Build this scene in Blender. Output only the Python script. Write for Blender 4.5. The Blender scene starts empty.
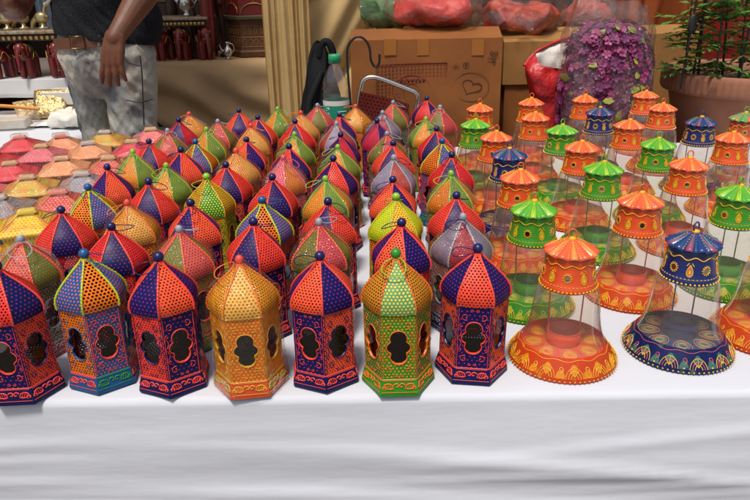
import bpy, bmesh, math, random
from mathutils import Vector, Matrix, noise
random.seed(7)
PI = math.pi
S = bpy.context.scene
COL = S.collection
T = 0.68                      # table height
LH = 0.216                    # lantern height
# ------------------------------------------------------------------ camera
FPX, PITCH, YAW, ROLL = 680.0, math.radians(22), math.radians(.85), math.radians(1.3)
ZC = T + .59
def ray(x, y):
    u, v = x - 375, 250 - y
    u, v = u*math.cos(ROLL) + v*math.sin(ROLL), -u*math.sin(ROLL) + v*math.cos(ROLL)
    R = Vector((math.cos(YAW), math.sin(YAW), 0)); H = Vector((-math.sin(YAW), math.cos(YAW), 0))
    F = H*math.cos(PITCH) + Vector((0, 0, -math.sin(PITCH))); U = H*math.sin(PITCH) + Vector((0, 0, math.cos(PITCH)))
    return F*FPX + R*u + U*v
def atz(x, y, z):
    d = ray(x, y); t = (z - ZC)/d.z
    return Vector((d.x*t, d.y*t, z))
def at(x, y, Y):
    d = ray(x, y); t = Y/d.y
    return Vector((d.x*t, Y, ZC + d.z*t))
cam = bpy.data.cameras.new('camera'); cam_o = bpy.data.objects.new('camera', cam); COL.objects.link(cam_o)
cam.sensor_width = 36; cam.lens = 36*FPX/750; cam.clip_start = .02; cam.clip_end = 500
R = Vector((math.cos(YAW), math.sin(YAW), 0)); H = Vector((-math.sin(YAW), math.cos(YAW), 0))
F = H*math.cos(PITCH) + Vector((0, 0, -math.sin(PITCH))); U = H*math.sin(PITCH) + Vector((0, 0, math.cos(PITCH)))
R2 = R*math.cos(ROLL) - U*math.sin(ROLL); U2 = R*math.sin(ROLL) + U*math.cos(ROLL)
M = Matrix((R2, U2, -F)).transposed().to_4x4(); M.translation = Vector((0, 0, ZC))
cam_o.matrix_world = M
S.camera = cam_o

# ------------------------------------------------------------------ materials
class NT:
    def __init__(s, name):
        s.m = bpy.data.materials.new(name); s.m.use_nodes = True
        s.n = s.m.node_tree.nodes; s.l = s.m.node_tree.links; s.n.clear()
        s.out = s.n.new('ShaderNodeOutputMaterial')
    def node(s, t, **k):
        n = s.n.new(t)
        for a, v in k.items(): setattr(n, a, v)
        return n
    def put(s, sock, v):
        if isinstance(v, bpy.types.NodeSocket): s.l.new(v, sock)
        else: sock.default_value = v
    def math(s, op, a, b=None, c=None):
        n = s.node('ShaderNodeMath', operation=op); s.put(n.inputs[0], a)
        if b is not None: s.put(n.inputs[1], b)
        if c is not None: s.put(n.inputs[2], c)
        return n.outputs[0]
    def mix(s, f, a, b):
        n = s.node('ShaderNodeMix', data_type='RGBA'); s.put(n.inputs[0], f)
        s.put(n.inputs[6], a if isinstance(a, bpy.types.NodeSocket) else (*a[:3], 1))
        s.put(n.inputs[7], b if isinstance(b, bpy.types.NodeSocket) else (*b[:3], 1))
        return n.outputs[2]
    def noise(s, vec, scale, detail=4, rough=.55):
        n = s.node('ShaderNodeTexNoise'); n.inputs['Scale'].default_value = scale
        n.inputs['Detail'].default_value = detail; n.inputs['Roughness'].default_value = rough
        if vec is not None: s.l.new(vec, n.inputs['Vector'])
        return n.outputs['Fac']
    def ramp(s, f, a, b, lo=0., hi=1.):
        n = s.node('ShaderNodeMapRange'); s.put(n.inputs[0], f)
        for i, v in enumerate((a, b, lo, hi)): n.inputs[i+1].default_value = v
        return n.outputs[0]
    def obj(s): return s.node('ShaderNodeTexCoord').outputs['Object']
    def uv(s): return s.node('ShaderNodeTexCoord').outputs['UV']
    def bump(s, h, strength, dist=.002):
        n = s.node('ShaderNodeBump'); n.inputs['Strength'].default_value = strength; n.inputs['Distance'].default_value = dist
        s.l.new(h, n.inputs['Height']); return n.outputs[0]
    def bsdf(s, col, rough=.5, metal=0, normal=None, spec=.5, coat=0, trans=0):
        p = s.node('ShaderNodeBsdfPrincipled')
        s.put(p.inputs['Base Color'], col if isinstance(col, bpy.types.NodeSocket) else (*col[:3], 1))
        s.put(p.inputs['Roughness'], rough); p.inputs['Metallic'].default_value = metal
        p.inputs['Specular IOR Level'].default_value = spec; p.inputs['Coat Weight'].default_value = coat
        p.inputs['Coat Roughness'].default_value = .15
        if normal: s.l.new(normal, p.inputs['Normal'])
        return p.outputs[0]
    def mixs(s, f, a, b):
        n = s.node('ShaderNodeMixShader'); s.put(n.inputs[0], f); s.l.new(a, n.inputs[1]); s.l.new(b, n.inputs[2]); return n.outputs[0]
    def done(s, sh): s.l.new(sh, s.out.inputs[0]); return s.m

def mat(name, col, rough=.5, metal=0, col2=None, nscale=20, bscale=0, bstr=.2, bdist=.002, coat=0, spec=.5, contrast=(.3, .7)):
    t = NT(name); c = col; o = t.obj()
    if col2 is not None: c = t.mix(t.ramp(t.noise(o, nscale), *contrast), col, col2)
    nr = t.bump(t.noise(o, bscale), bstr, bdist) if bscale else None
    return t.done(t.bsdf(c, rough, metal, nr, spec, coat))

def paint(name, col, dot=None, pitch=.0054, r=.0014, hole=False, col2=None, rough=.38):
    """enamel on sheet metal: punched holes or painted dots on a hexagonal grid, bare black metal inside"""
    t = NT(name); o = t.obj(); uv = t.uv()
    base = t.mix(t.ramp(t.noise(o, 60, 3), .35, .65), col, col2 if col2 else tuple(c*.82 for c in col))
    info = t.node('ShaderNodeObjectInfo')
    hs = t.node('ShaderNodeHueSaturation'); t.l.new(base, hs.inputs['Color'])
    t.l.new(t.ramp(info.outputs['Random'], 0, 1, .492, .508), hs.inputs['Hue']); t.l.new(t.ramp(info.outputs['Random'], 0, 1, .85, 1.1), hs.inputs['Value'])
    base = hs.outputs[0]
    mask = None
    if dot is not None:
        s = t.node('ShaderNodeSeparateXYZ'); t.l.new(uv, s.inputs[0])
        wob = t.math('MULTIPLY', t.math('SUBTRACT', t.noise(o, 90, 1), .5), .0022)
        X = t.math('DIVIDE', t.math('ADD', s.outputs[0], wob), pitch); Y = t.math('DIVIDE', t.math('ADD', s.outputs[1], wob), pitch*1.732)
        def cell(off):
            a = t.math('SUBTRACT', t.math('FRACT', t.math('ADD', X, off)), .5)
            b = t.math('MULTIPLY', t.math('SUBTRACT', t.math('FRACT', t.math('ADD', Y, off)), .5), 1.732)
            return t.math('SQRT', t.math('ADD', t.math('MULTIPLY', a, a), t.math('MULTIPLY', b, b)))
        d = t.math('MINIMUM', cell(0.), cell(.5))
        q = r/pitch
        mask = t.ramp(d, q*1.12, q*.88)
    nz = t.noise(o, 140, 2)
    h = nz if mask is None else t.math('ADD', t.math('MULTIPLY', nz, .35), t.math('MULTIPLY', mask, -.8 if hole else .7))
    nr = t.bump(h, .5, .0009)
    if mask is not None and not hole: base = t.mix(mask, base, dot)
    sh = t.bsdf(base, t.ramp(t.noise(o, 30, 2), .3, .7, rough-.06, rough+.14), 0, nr, .16)
    if hole:
        tr = t.node('ShaderNodeBsdfTransparent'); sh = t.mixs(mask, sh, tr.outputs[0])
    dk = t.node('ShaderNodeBsdfDiffuse'); dk.inputs[0].default_value = (.015, .012, .012, 1)
    if hole:
        tr2 = t.node('ShaderNodeBsdfTransparent'); dks = t.mixs(mask, dk.outputs[0], tr2.outputs[0])
    else: dks = dk.outputs[0]
    g = t.node('ShaderNodeNewGeometry')
    return t.done(t.mixs(g.outputs['Backfacing'], sh, dks))

def clear(name, tint=(.97, .96, .95), gloss=.12, rough=.06, bscale=0, bstr=.4, milk=.03, ior=1.45, bdist=.004, streak=0, fmax=.4, milkc=(.85, .82, .8), fmul=.6):
    """thin clear film or thin glass: see-through with fresnel shine and a little milkiness"""
    t = NT(name); o = t.obj()
    nr = t.bump(t.noise(o, bscale, 5, .6), bstr, bdist) if bscale else None
    tr = t.node('ShaderNodeBsdfTransparent'); tr.inputs[0].default_value = (*tint, 1)
    gl = t.node('ShaderNodeBsdfGlossy'); gl.inputs['Roughness'].default_value = rough
    df = t.node('ShaderNodeBsdfDiffuse'); df.inputs[0].default_value = (*milkc, 1)
    g = t.node('ShaderNodeNewGeometry'); vm = t.node('ShaderNodeVectorMath', operation='DOT_PRODUCT'); t.l.new(g.outputs['Incoming'], vm.inputs[1]); t.l.new(nr if nr else g.outputs['Normal'], vm.inputs[0])
    if nr: t.l.new(nr, gl.inputs['Normal'])
    c_ = t.math('SUBTRACT', 1.0, t.math('MINIMUM', t.math('ABSOLUTE', vm.outputs['Value']), 1.0))       # thin sheet: same shine from both sides
    fres = t.math('ADD', .045, t.math('MULTIPLY', t.math('POWER', c_, 4.0), .95))
    f = t.math('ADD', t.math('MULTIPLY', fres, fmul), gloss*.2); f = t.math('MINIMUM', f, fmax)
    mk = milk
    if streak: mk = t.math('ADD', t.ramp(t.noise(o, bscale*.7, 6, .7), .56, .7, 0, streak), milk)
    a = t.mixs(mk, tr.outputs[0], df.outputs[0])
    return t.done(t.mixs(f, a, gl.outputs[0]))

def cloth(name, col, col2=None, trans=0, weave=500, nscale=3):
    t = NT(name); o = t.obj()
    c = t.mix(t.ramp(t.noise(o, nscale, 5), .3, .7), col, col2 if col2 else tuple(v*.85 for v in col))
    nr = t.bump(t.math('ADD', t.math('MULTIPLY', t.noise(o, weave, 2), .15), t.noise(o, 14, 5)), .35, .006)
    sh = t.bsdf(c, .85, 0, nr, .2)
    if trans:
        tl = t.node('ShaderNodeBsdfTranslucent'); t.put(tl.inputs[0], c); sh = t.mixs(trans, sh, tl.outputs[0])
    return t.done(sh)

# ------------------------------------------------------------------ mesh builder
class MB:
    def __init__(s): s.v = []; s.f = []; s.mi = []; s.uv = []; s.sm = []
    def face(s, pts, mi=0, uv=None, smooth=False):
        b = len(s.v); s.v += [tuple(p) for p in pts]; s.f.append(tuple(range(b, b+len(pts)))); s.mi.append(mi); s.uv.append(uv); s.sm.append(smooth)
    def grid(s, P, mi=0, uvf=None, smooth=True, cu=False, flip=False):
        n, m = len(P), len(P[0]); b = len(s.v)
        for row in P: s.v += [tuple(p) for p in row]
        for i in range(n-1):
            for j in range(m if cu else m-1):
                k = (j+1) % m
                q = [(i, j), (i, k), (i+1, k), (i+1, j)]
                if flip: q.reverse()
                s.f.append(tuple(b + a*m + c for a, c in q)); s.mi.append(mi(i, j) if callable(mi) else mi); s.sm.append(smooth)
                s.uv.append([uvf(a, (c if not (cu and c == 0 and j == m-1) else m)) for a, c in q] if uvf else None)
    def lathe(s, prof, n=32, mi=0, smooth=True, c=(0, 0, 0), sx=1, sy=1, rf=None, uv=True):
        P = []
        for i, (r, z) in enumerate(prof):
            P.append([(c[0] + sx*r*(rf(i, 2*PI*j/n) if rf else 1)*math.cos(2*PI*j/n), c[1] + sy*r*(rf(i, 2*PI*j/n) if rf else 1)*math.sin(2*PI*j/n), c[2]+z) for j in range(n)])
        s.grid(P, mi, (lambda a, b: (b/n, a/(len(prof)-1))) if uv else None, smooth, True)
    def tube(s, pts, r, n=5, mi=0, closed=False, cap=True):
        pts = [Vector(p) for p in pts]; N = len(pts); rows = []; up = None
        for i, p in enumerate(pts):
            if closed: d = pts[(i+1) % N] - pts[i-1]
            else: d = pts[min(i+1, N-1)] - pts[max(i-1, 0)]
            if d.length < 1e-9: d = Vector((0, 0, 1))
            d.normalize()
            if up is None: up = Vector((0, 0, 1)) if abs(d.z) < .9 else Vector((1, 0, 0))
            a = up - d*up.dot(d)
            if a.length < 1e-6: a = d.orthogonal()
            a.normalize(); up = a; b = d.cross(a)
            rr = r(i/(N-1 if N > 1 else 1)) if callable(r) else (r[i] if isinstance(r, (list, tuple)) else r)
            rows.append([p + (a*math.cos(2*PI*k/n) + b*math.sin(2*PI*k/n))*rr for k in range(n)])
        if closed: rows.append(rows[0])
        s.grid(rows, mi, None, True, True)
        if cap and not closed:
            s.face(list(reversed(rows[0])), mi); s.face(rows[-1], mi)
    def ball(s, c, r, mi=0, n=10, m=6, sc=(1, 1, 1)):
        P = [[(c[0]+sc[0]*r*math.sin(PI*i/m)*math.cos(2*PI*j/n), c[1]+sc[1]*r*math.sin(PI*i/m)*math.sin(2*PI*j/n), c[2]-sc[2]*r*math.cos(PI*i/m)) for j in range(n)] for i in range(m+1)]
        s.grid(P, mi, None, True, True)
    def bead(s, c, r, mi=0):
        c = Vector(c); o = [Vector(d)*r for d in ((1, 0, 0), (0, 1, 0), (-1, 0, 0), (0, -1, 0), (0, 0, 1), (0, 0, -1))]
        for i in range(4):
            s.face([c+o[i], c+o[(i+1) % 4], c+o[4]], mi, None, True); s.face([c+o[(i+1) % 4], c+o[i], c+o[5]], mi, None, True)
    def box(s, c, d, mi=0, rz=0, bev=0, taper=1, tilt=0):
        x, y, z = (q/2 for q in d); m = Matrix.Rotation(rz, 3, 'Z') @ Matrix.Rotation(tilt, 3, 'X'); c = Vector(c)
        P = lambda a, b, e: c + m @ Vector((a, b, e))
        b = min(bev, x*.9, y*.9, z*.9)
        if b <= 0:
            v = [P(-x, -y, -z), P(x, -y, -z), P(x, y, -z), P(-x, y, -z), P(-x*taper, -y*taper, z), P(x*taper, -y*taper, z), P(x*taper, y*taper, z), P(-x*taper, y*taper, z)]
            for q in ((3, 2, 1, 0), (4, 5, 6, 7), (0, 1, 5, 4), (1, 2, 6, 5), (2, 3, 7, 6), (3, 0, 4, 7)): s.face([v[i] for i in q], mi)
            return
        def ringp(h, ins, tp): 
            X, Yy = x*tp-ins, y*tp-ins
            return [P(a, bb, h) for a, bb in ((-X+b, -Yy), (X-b, -Yy), (X, -Yy+b), (X, Yy-b), (X-b, Yy), (-X+b, Yy), (-X, Yy-b), (-X, -Yy+b))]
        rr = [ringp(-z, b*.6, 1), ringp(-z+b*.6, 0, 1), ringp(z-b*.6, 0, taper), ringp(z, b*.6, taper)]
        s.grid(rr, mi, None, False, True); s.face(list(reversed(rr[0])), mi); s.face(rr[3], mi)
    def build(s, name, mats, parent=None, loc=None, weld=False, smooth_all=False):
        me = bpy.data.meshes.new(name); me.from_pydata(s.v, [], s.f)
        for m in (mats if isinstance(mats, (list, tuple)) else [mats]): me.materials.append(m)
        for p, mi, sm in zip(me.polygons, s.mi, s.sm): p.material_index = mi; p.use_smooth = sm or smooth_all
        if any(u is not None for u in s.uv):
            L = me.uv_layers.new(name='UVMap')
            for p, u in zip(me.polygons, s.uv):
                if u:
                    for li, c in zip(p.loop_indices, u): L.data[li].uv = c
        if weld:
            bm = bmesh.new(); bm.from_mesh(me); bmesh.ops.remove_doubles(bm, verts=bm.verts, dist=1e-5); bm.to_mesh(me); bm.free()
        me.update()
        o = bpy.data.objects.new(name, me); COL.objects.link(o)
        if parent: o.parent = parent
        if loc is not None: o.location = loc
        return o

def tag(o, label, cat, group=None, kind=None):
    o['label'] = label; o['category'] = cat
    if group: o['group'] = group
    if kind: o['kind'] = kind
    return o
def struct(o): o['kind'] = 'structure'; return o
def empty(name, loc=(0, 0, 0), rz=0):
    o = bpy.data.objects.new(name, None); o.empty_display_size = .05; COL.objects.link(o); o.location = loc; o.rotation_euler.z = rz; return o
def copy_tree(o, parent=None):
    c = o.copy(); COL.objects.link(c)
    if parent: c.parent = parent
    for ch in [k for k in o.children]: copy_tree(ch, c)
    return c
def ordn(i): return ['first', 'second', 'third', 'fourth', 'fifth', 'sixth', 'seventh', 'eighth', 'ninth', 'tenth', 'eleventh', 'twelfth'][i]
def spiral(cx, cy, r0, r1, a0, a1, n=10): return [(cx + (r0+(r1-r0)*i/n)*math.cos(a0+(a1-a0)*i/n), cy + (r0+(r1-r0)*i/n)*math.sin(a0+(a1-a0)*i/n)) for i in range(n+1)]
def nz(x, y=0, z=0): return noise.noise(Vector((x, y, z)))
# ================================================================== hexagonal lanterns
HR = .0493                                                   # body circumradius
def corner(k, r, z): a = math.radians(-90 + 60*k - 30); return Vector((r*math.cos(a), r*math.sin(a), z))
def plane_map(A, B, C, D):
    """panel with lower corners A, B and upper corners D, C -> function (s, t, out): s metres from the centre line, t metres up"""
    def P(s, t, out=0):
        h = ((D+C)/2 - (A+B)/2).length; w = t/h
        L = A.lerp(D, w); Rr = B.lerp(C, w); wd = (Rr-L).length
        n = (B-A).cross(D-A).normalized()
        return L.lerp(Rr, .5 + s/wd) + n*out
    return P
def quatre(th, k=1.0):
    d = (math.cos(th), math.sin(th)); best = 0
    for cx, cy, r in ((.0078, 0, .0102), (-.0078, 0, .0102), (0, .0155, .0130), (0, -.0155, .0130)):
        q = cx*d[0] + cy*d[1]; disc = r*r - (cx*cx + cy*cy - q*q)
        if disc >= 0: best = max(best, q + math.sqrt(disc))
    return best*k*.94
ZB0, ZB1, ZD1 = .026, .131, .199
PW, PH = HR, ZB1 - ZB0
def lantern_body():
    """slots: 0 even panel, 1 odd panel, 2 line on even, 3 line on odd"""
    b = MB()
    for k in range(6):
        P = plane_map(corner(k, HR, ZB0), corner(k+1, HR, ZB0), corner(k+1, HR, ZB1), corner(k, HR, ZB1))
        mi = k % 2; ln = 2 + mi
        outer = []
        n = 7; w, h = PW/2, PH/2
        for i in range(n): outer.append((-w + 2*w*i/n, -h))
        for i in range(n*2): outer.append((w, -h + 2*h*i/(n*2)))
        for i in range(n): outer.append((w - 2*w*i/n, h))
        for i in range(n*2): outer.append((-w, h - 2*h*i/(n*2)))
        inner = [(quatre(math.atan2(y/2.2, x))*math.cos(math.atan2(y/2.2, x)), quatre(math.atan2(y/2.2, x))*math.sin(math.atan2(y/2.2, x))) for x, y in outer]
        m = len(outer)
        rows = [outer, [((a[0]+c[0])/2, (a[1]+c[1])/2) for a, c in zip(outer, inner)], inner]
        b.grid([[P(x, y+h) for x, y in r] for r in rows], mi, lambda i, j: rows[i][j % m], False, True)
        rim = [[P(x, y+h) for x, y in inner], [P(x*.98, y*.98+h, -.0016) for x, y in inner]]
        b.grid(rim, ln, None, False, True)
        q = [P(quatre(2*PI*i/36, 1.03)*math.cos(2*PI*i/36), h + quatre(2*PI*i/36, 1.03)*math.sin(2*PI*i/36), .0004) for i in range(36)]
        b.tube(q, .00085, 4, ln, True)
        for sx in (-1, 1):
            b.tube([P(sx*(w-.0022), .003 + (PH-.006)*i/12, .0003) for i in range(13)], lambda t: .0006 + .0003*math.sin(t*40), 3, ln)
            for sy in (-1, 1):
                b.tube([P(sx*x, h + sy*y, .0003) for x, y in spiral(.0128, .036, .0062, .0012, -PI*.6, PI*1.5, 13)], .0006, 3, ln)
                b.tube([P(sx*x, h + sy*y, .0003) for x, y in spiral(.0182, .0205, .0032, .0008, PI*.5, -PI*1.3, 9)], .0006, 3, ln)
                b.tube([P(sx*(.0205 - .003*math.sin(PI*i/8)), h + sy*(.002 + .015*i/8), .0003) for i in range(9)], .0006, 3, ln)
                b.tube([P(sx*x, h + sy*y, .0003) for x, y in spiral(.0045, .0455, .003, .0006, PI, -PI*.7, 8)], .00055, 3, ln)
    return b
def lantern_base():
    """0 even, 1 odd, 2 line even, 3 line odd, 4 inner floor"""
    b = MB()
    for k in range(6):
        mi, ln = k % 2, 2 + k % 2
        A, B, C, D = corner(k, .0555, .005), corner(k+1, .0555, .005), corner(k+1, .0502, ZB0), corner(k, .0502, ZB0)
        P = plane_map(A, B, C, D); h = ((D+C)/2-(A+B)/2).length
        b.face([A, B, C, D], mi, [(-.0277, 0), (.0277, 0), (.024, h), (-.024, h)])
        A0, B0 = corner(k, .0555, 0), corner(k+1, .0555, 0)
        b.face([A0, B0, B, A], mi, [(-.0277, 0), (.0277, 0), (.0277, .005), (-.0277, .005)])
        b.face([corner(k, .0502, ZB0), corner(k+1, .0502, ZB0), corner(k+1, .048, ZB0+.0012), corner(k, .048, ZB0+.0012)], ln)
        for t in (.0018, h-.0015):
            b.tube([P(-.0262+.001*(t > .01)*3 + .0524*i/10*(1 if t < .01 else .88), t, .0003) for i in range(11)], .0005, 3, ln)
        for sx in (-1, 1):
            leaf = []
            for i in range(15):                                    # paisley
                a = 2*PI*i/14; r = .0052*(1 + .5*math.cos(a))
                leaf.append(P(sx*(.0125 + r*math.cos(a)*1.25), h*.5 + r*math.sin(a)*.72 + .0012*math.cos(a), .0004))
            b.tube(leaf[:-1], .0009, 4, ln, True)
            c0 = P(sx*.0145, h*.5, .0006)
            for i in range(4): b.tube([P(sx*(.0085+.0035*i), h*.5-.0032+.0008*i, .0003), P(sx*(.0105+.0035*i), h*.5+.0034, .0003)], .0008, 3, ln)
            b.tube([P(sx*x, y, .0003) for x, y in spiral(.0035, h*.55, .0045, .0008, PI*.1, PI*1.9, 10)], .001, 4, ln)
            b.tube([P(sx*x, y, .0003) for x, y in spiral(.0228, h*.38, .0034, .0006, PI*1.2, -PI*.6, 8)], .001, 4, ln)
    b.face([corner(k, .05, .008) for k in range(6)], 4)
    return b
DP = [(.0497, 0), (.0504, .0035), (.0510, .0100), (.0492, .0185), (.0444, .027), (.0376, .0355), (.0298, .0435), (.0224, .051), (.0145, .0578), (.0088, .0635), (.0055, .068)]
def lantern_dome():
    """0 even segment, 1 odd segment, 2 ridge, 3 hem, 4 bead on ridge"""
    b = MB()
    arc = [0]
    for i in range(1, len(DP)): arc.append(arc[-1] + math.hypot(DP[i][0]-DP[i-1][0], DP[i][1]-DP[i-1][1]))
    for k in range(6):
        a0 = math.radians(-90+60*k); ch = math.cos(PI/6)
        rows, uvs = [], []
        for i, (r, z) in enumerate(DP):
            row, ur = [], []
            for q in (-1, -.5, 0, .5, 1):
                n = Vector((math.cos(a0), math.sin(a0), 0)); t = Vector((-math.sin(a0), math.cos(a0), 0))
                p = n*(r*ch + .0022*(1-q*q)*min(1, r/.04)) + t*(q*r*.5) + Vector((0, 0, ZB1+z)); row.append(p); ur.append((q*r*.5, arc[i]))
            rows.append(row); uvs.append(ur)
        b.grid(rows, (k+1) % 2, lambda i, j, u=uvs: u[i][j], True)
        rp = []
        for i in range(len(DP)*2-1):
            u = i/2; i0 = int(u); i1 = min(i0+1, len(DP)-1); w = u-i0
            rp.append(corner(k, DP[i0][0]*(1-w)+DP[i1][0]*w + .0004, ZB1 + DP[i0][1]*(1-w)+DP[i1][1]*w + .0004))
        b.tube(rp, .0017, 5, 2)
        for p in range(1, len(rp)-3):
            v = rp[p] + Vector((rp[p].x, rp[p].y, .02)).normalized()*.0014
            b.bead(v, .00125, 4)
        b.tube([corner(k, .0500, ZB1+.0012), corner(k+1, .0500, ZB1+.0012)], .0014, 4, 3)
    b.lathe([(.0058, ZB1+.067), (.0062, ZB1+.069), (.0042, ZB1+.0705), (.003, ZB1+.072)], 10, 2)
    return b
def pane_mesh():
    b = MB()
    for k in range(6):
        P = plane_map(corner(k, HR, ZB0), corner(k+1, HR, ZB0), corner(k+1, HR, ZB1), corner(k, HR, ZB1))
        q = [P(quatre(2*PI*i/28, 1.08)*math.cos(2*PI*i/28), PH/2 + quatre(2*PI*i/28, 1.08)*math.sin(2*PI*i/28), -.0015) for i in range(28)]
        b.face(q, 0)
    return b
def ring_mesh(r=.017, th=.00085, kink=.12):
    b = MB(); b.tube([(r*math.cos(2*PI*i/28)*(1+.04*math.sin(6*PI*i/28)), r + r*math.sin(2*PI*i/28)*(1+kink*.3*math.cos(4*PI*i/28)), .0015*math.sin(4*PI*i/28)) for i in range(28)], th, 5, 0, True); return b
def wrap_mesh(seed):
    """cellophane bag drawn up over the lantern and tied under the knob"""
    b = MB(); n = 36; rows = []
    prof = [(.0575, .002), (.0565, .03), (.053, .06), (.0545, .095), (.0565, .13), (.057, .146), (.053, .160), (.044, .172), (.034, .181), (.0235, .189), (.0165, .196), (.0105, .2025), (.0075, .207), (.0095, .212)]
    for i, (r, z) in enumerate(prof):
        row = []
        for j in range(n):
            a = 2*PI*j/n; hexr = math.cos(PI/6)/math.cos((a + PI/2 + PI/6) % (PI/3) - PI/6)
            h = hexr*.75 + .25
            w = 1 + .045*nz(math.cos(a)*2.5+seed*7, math.sin(a)*2.5, z*22) + (.10*max(0, (z-.15)/.06))*math.sin(a*7+seed+z*20)*nz(a+seed, z*30, 3)*1.6
            row.append((r*h*w*math.cos(a), r*h*w*math.sin(a), z + .002*nz(a*2, seed, z*9)))
        rows.append(row)
    b.grid(rows, 0, None, True, True)
    return b
def knob_mesh():
    b = MB(); b.ball((0, 0, LH-.0085), .0077, 0, 14, 9); b.lathe([(.0035, LH-.0185), (.003, LH-.015)], 8); return b

CORAL, NAVY, ORANGE, BLUE = (.86, .066, .034), (.007, .009, .085), (.80, .16, .012), (.014, .085, .25)
YEL, GRN, CREAM, PINK, CRIM = (.80, .42, .012), (.03, .24, .02), (.72, .55, .36), (.70, .10, .14), (.38, .012, .03)
OLIVE, YGR, LAV, SILV, TEAL = (.20, .22, .04), (.52, .55, .015), (.38, .30, .42), (.55, .55, .55), (.05, .30, .22)
def glossy(name, c, r=.25, **k): return mat(name, c, r, spec=.5, **k)
L = {n: glossy('enamel_line_'+n, c, .35) for n, c in dict(coral=CORAL, navy=NAVY, orange=ORANGE, blue=BLUE, yellow=YEL, green=GRN, crimson=CRIM, ygreen=YGR, silver=(.30, .33, .38), pink=PINK, gold=(.82, .48, .04), teal=TEAL, white=(.7, .66, .6), lime=(.25, .5, .03)).items()}
L['black'] = mat('bare_black_metal', (.02, .018, .018), .5)
window = clear('dark_window_film', (.30, .27, .27), .05, .06, 40, .25, .0, 1.4, .004, 0, .5, fmul=.9)
film = clear('cellophane_film', (.99, .985, .975), .02, .045, 55, 1.0, .002, 1.40, .010, .03, .6, fmul=.75)
V = {}
def P_(n, c, dot, pitch=.0054, r=.0015, hole=False, c2=None): return paint('enamel_'+n, c, dot, pitch, r, hole, c2)
holes = dict(hole=True, dot=(0, 0, 0))
V['A'] = dict(words='coral and navy', body=[P_('coral_punched', CORAL, (0, 0, 0), .0046, .00105, True), P_('navy_dotted', NAVY, (.66, .035, .08), .0074, .00095)], lines=['navy', 'coral'], base=['navy', 'navy'], bline=['coral', 'coral'],
  dome=None, ridge='coral', bead='crimson', hem='navy', knob='navy', ring='navy', bag=False)
V['A']['body'][0] = P_('coral_punched', CORAL, (0, 0, 0), .0047, .00105, True)
V['A']['dome'] = [P_('coral_dome', CORAL, (0, 0, 0), .0052, .00125, True), P_('navy_dome', NAVY, (.50, .025, .15), .0068, .00095)]
V['B'] = dict(words='orange and blue', body=[P_('orange_punched', ORANGE, (0, 0, 0), .005, .0013, True), P_('blue_dotted', BLUE, (.7, .09, .05), .0056, .0014)], lines=['blue', 'coral'], base=['blue', 'blue'], bline=['coral', 'green'],
  dome=[P_('orange_dome', ORANGE, (0, 0, 0), .0058, .0018, True), P_('blue_dome', BLUE, (.7, .12, .06), .0060, .0014)], ridge='ygreen', bead='lime', hem='blue', knob='blue', ring='blue', bag=False)
V['O'] = dict(words='orange and yellow', body=[P_('orange_ydot', (.80, .10, .012), YEL, .0058, .0016), P_('orange_ydots', (.78, .13, .012), YEL, .005, .0016)], lines=['yellow', 'yellow'], base=['orange', 'orange'], bline=['yellow', 'ygreen'],
  dome=[P_('yellow_dome', (.80, .30, .008), (.25, .06, .004), .005, .0015), P_('cream_dome', (.82, .42, .07), (.40, .10, .015), .0056, .0015)], ridge='orange', bead='yellow', hem='gold', knob='coral', ring='orange', bag=True)
V['G'] = dict(words='green and orange', body=[P_('green_odot', GRN, (.75, .30, .02), .0056, .0015), P_('green_dark', (.02, .15, .03), (.6, .35, .03), .0056, .0013)], lines=['orange', 'orange'], base=['green', 'green'], bline=['orange', 'orange'],
  dome=[P_('amber_dome', (.75, .28, .015), (.05, .04, .01), .0052, .0016), P_('green_dome', (.10, .33, .14), (.75, .55, .06), .0056, .0017)], ridge='orange', bead='black', hem='green', knob='green', ring='lime', bag=False)
V['S'] = dict(words='olive and coral', body=[P_('olive_body', (.17, .22, .025), (.65, .09, .04), .006, .0017), P_('darkgreen_body', (.05, .12, .05), (.6, .3, .05), .006, .0015)], lines=['coral', 'silver'], base=['green', 'crimson'], bline=['coral', 'silver'],
  dome=[P_('olive_dome', (.115, .165, .02), (.62, .10, .03), .0058, .0011), P_('rose_grey_dome', (.70, .09, .07), (.22, .02, .03), .0054, .0013)], ridge='coral', bead='gold', hem='green', knob='silver', ring='silver', bag=True)
V['K'] = dict(words='green knobbed orange', body=[P_('amber_body', (.72, .24, .02), (.10, .30, .04), .0056, .0016), P_('green_body2', (.05, .22, .04), YEL, .0056, .0014)], lines=['green', 'orange'], base=['orange', 'green'], bline=['green', 'yellow'],
  dome=[P_('amber_dome2', (.80, .26, .008), (.36, .06, .005), .0054, .0014), P_('rose_dome', (.21, .27, .025), (.03, .12, .01), .0056, .0013)], ridge='lime', bead='orange', hem='green', knob='lime', ring='lime', bag=True)
V['Y'] = dict(words='yellow and green', body=[P_('yellow_body', (.78, .36, .012), (.03, .2, .02), .0056, .0016), P_('green_body', (.02, .26, .03), YEL, .0058, .0015)], lines=['green', 'yellow'], base=['yellow', 'green'], bline=['green', 'yellow'],
  dome=[P_('yellow_dome3', (.80, .40, .012), (.02, .07, .01), .0054, .0017), P_('green_dome3', (.02, .20, .03), (.55, .60, .03), .0058, .0017)], ridge='yellow', bead='black', hem='green', knob='lime', ring='lime', bag=False)
V['X'] = dict(words='lime yellow and red', body=[P_('lime_body', YGR, (.3, .3, .01), .005, .0013), P_('red_body', (.6, .05, .02), YGR, .005, .0013)], lines=['coral', 'ygreen'], base=['ygreen', 'coral'], bline=['coral', 'ygreen'],
  dome=[P_('lime_dome', (.56, .58, .015), (.2, .25, .01), .0048, .0013), P_('lime_red_dome', (.62, .55, .02), (.65, .05, .02), .0052, .0017)], ridge='ygreen', bead='coral', hem='ygreen', knob='lime', ring='lime', bag=False)
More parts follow.
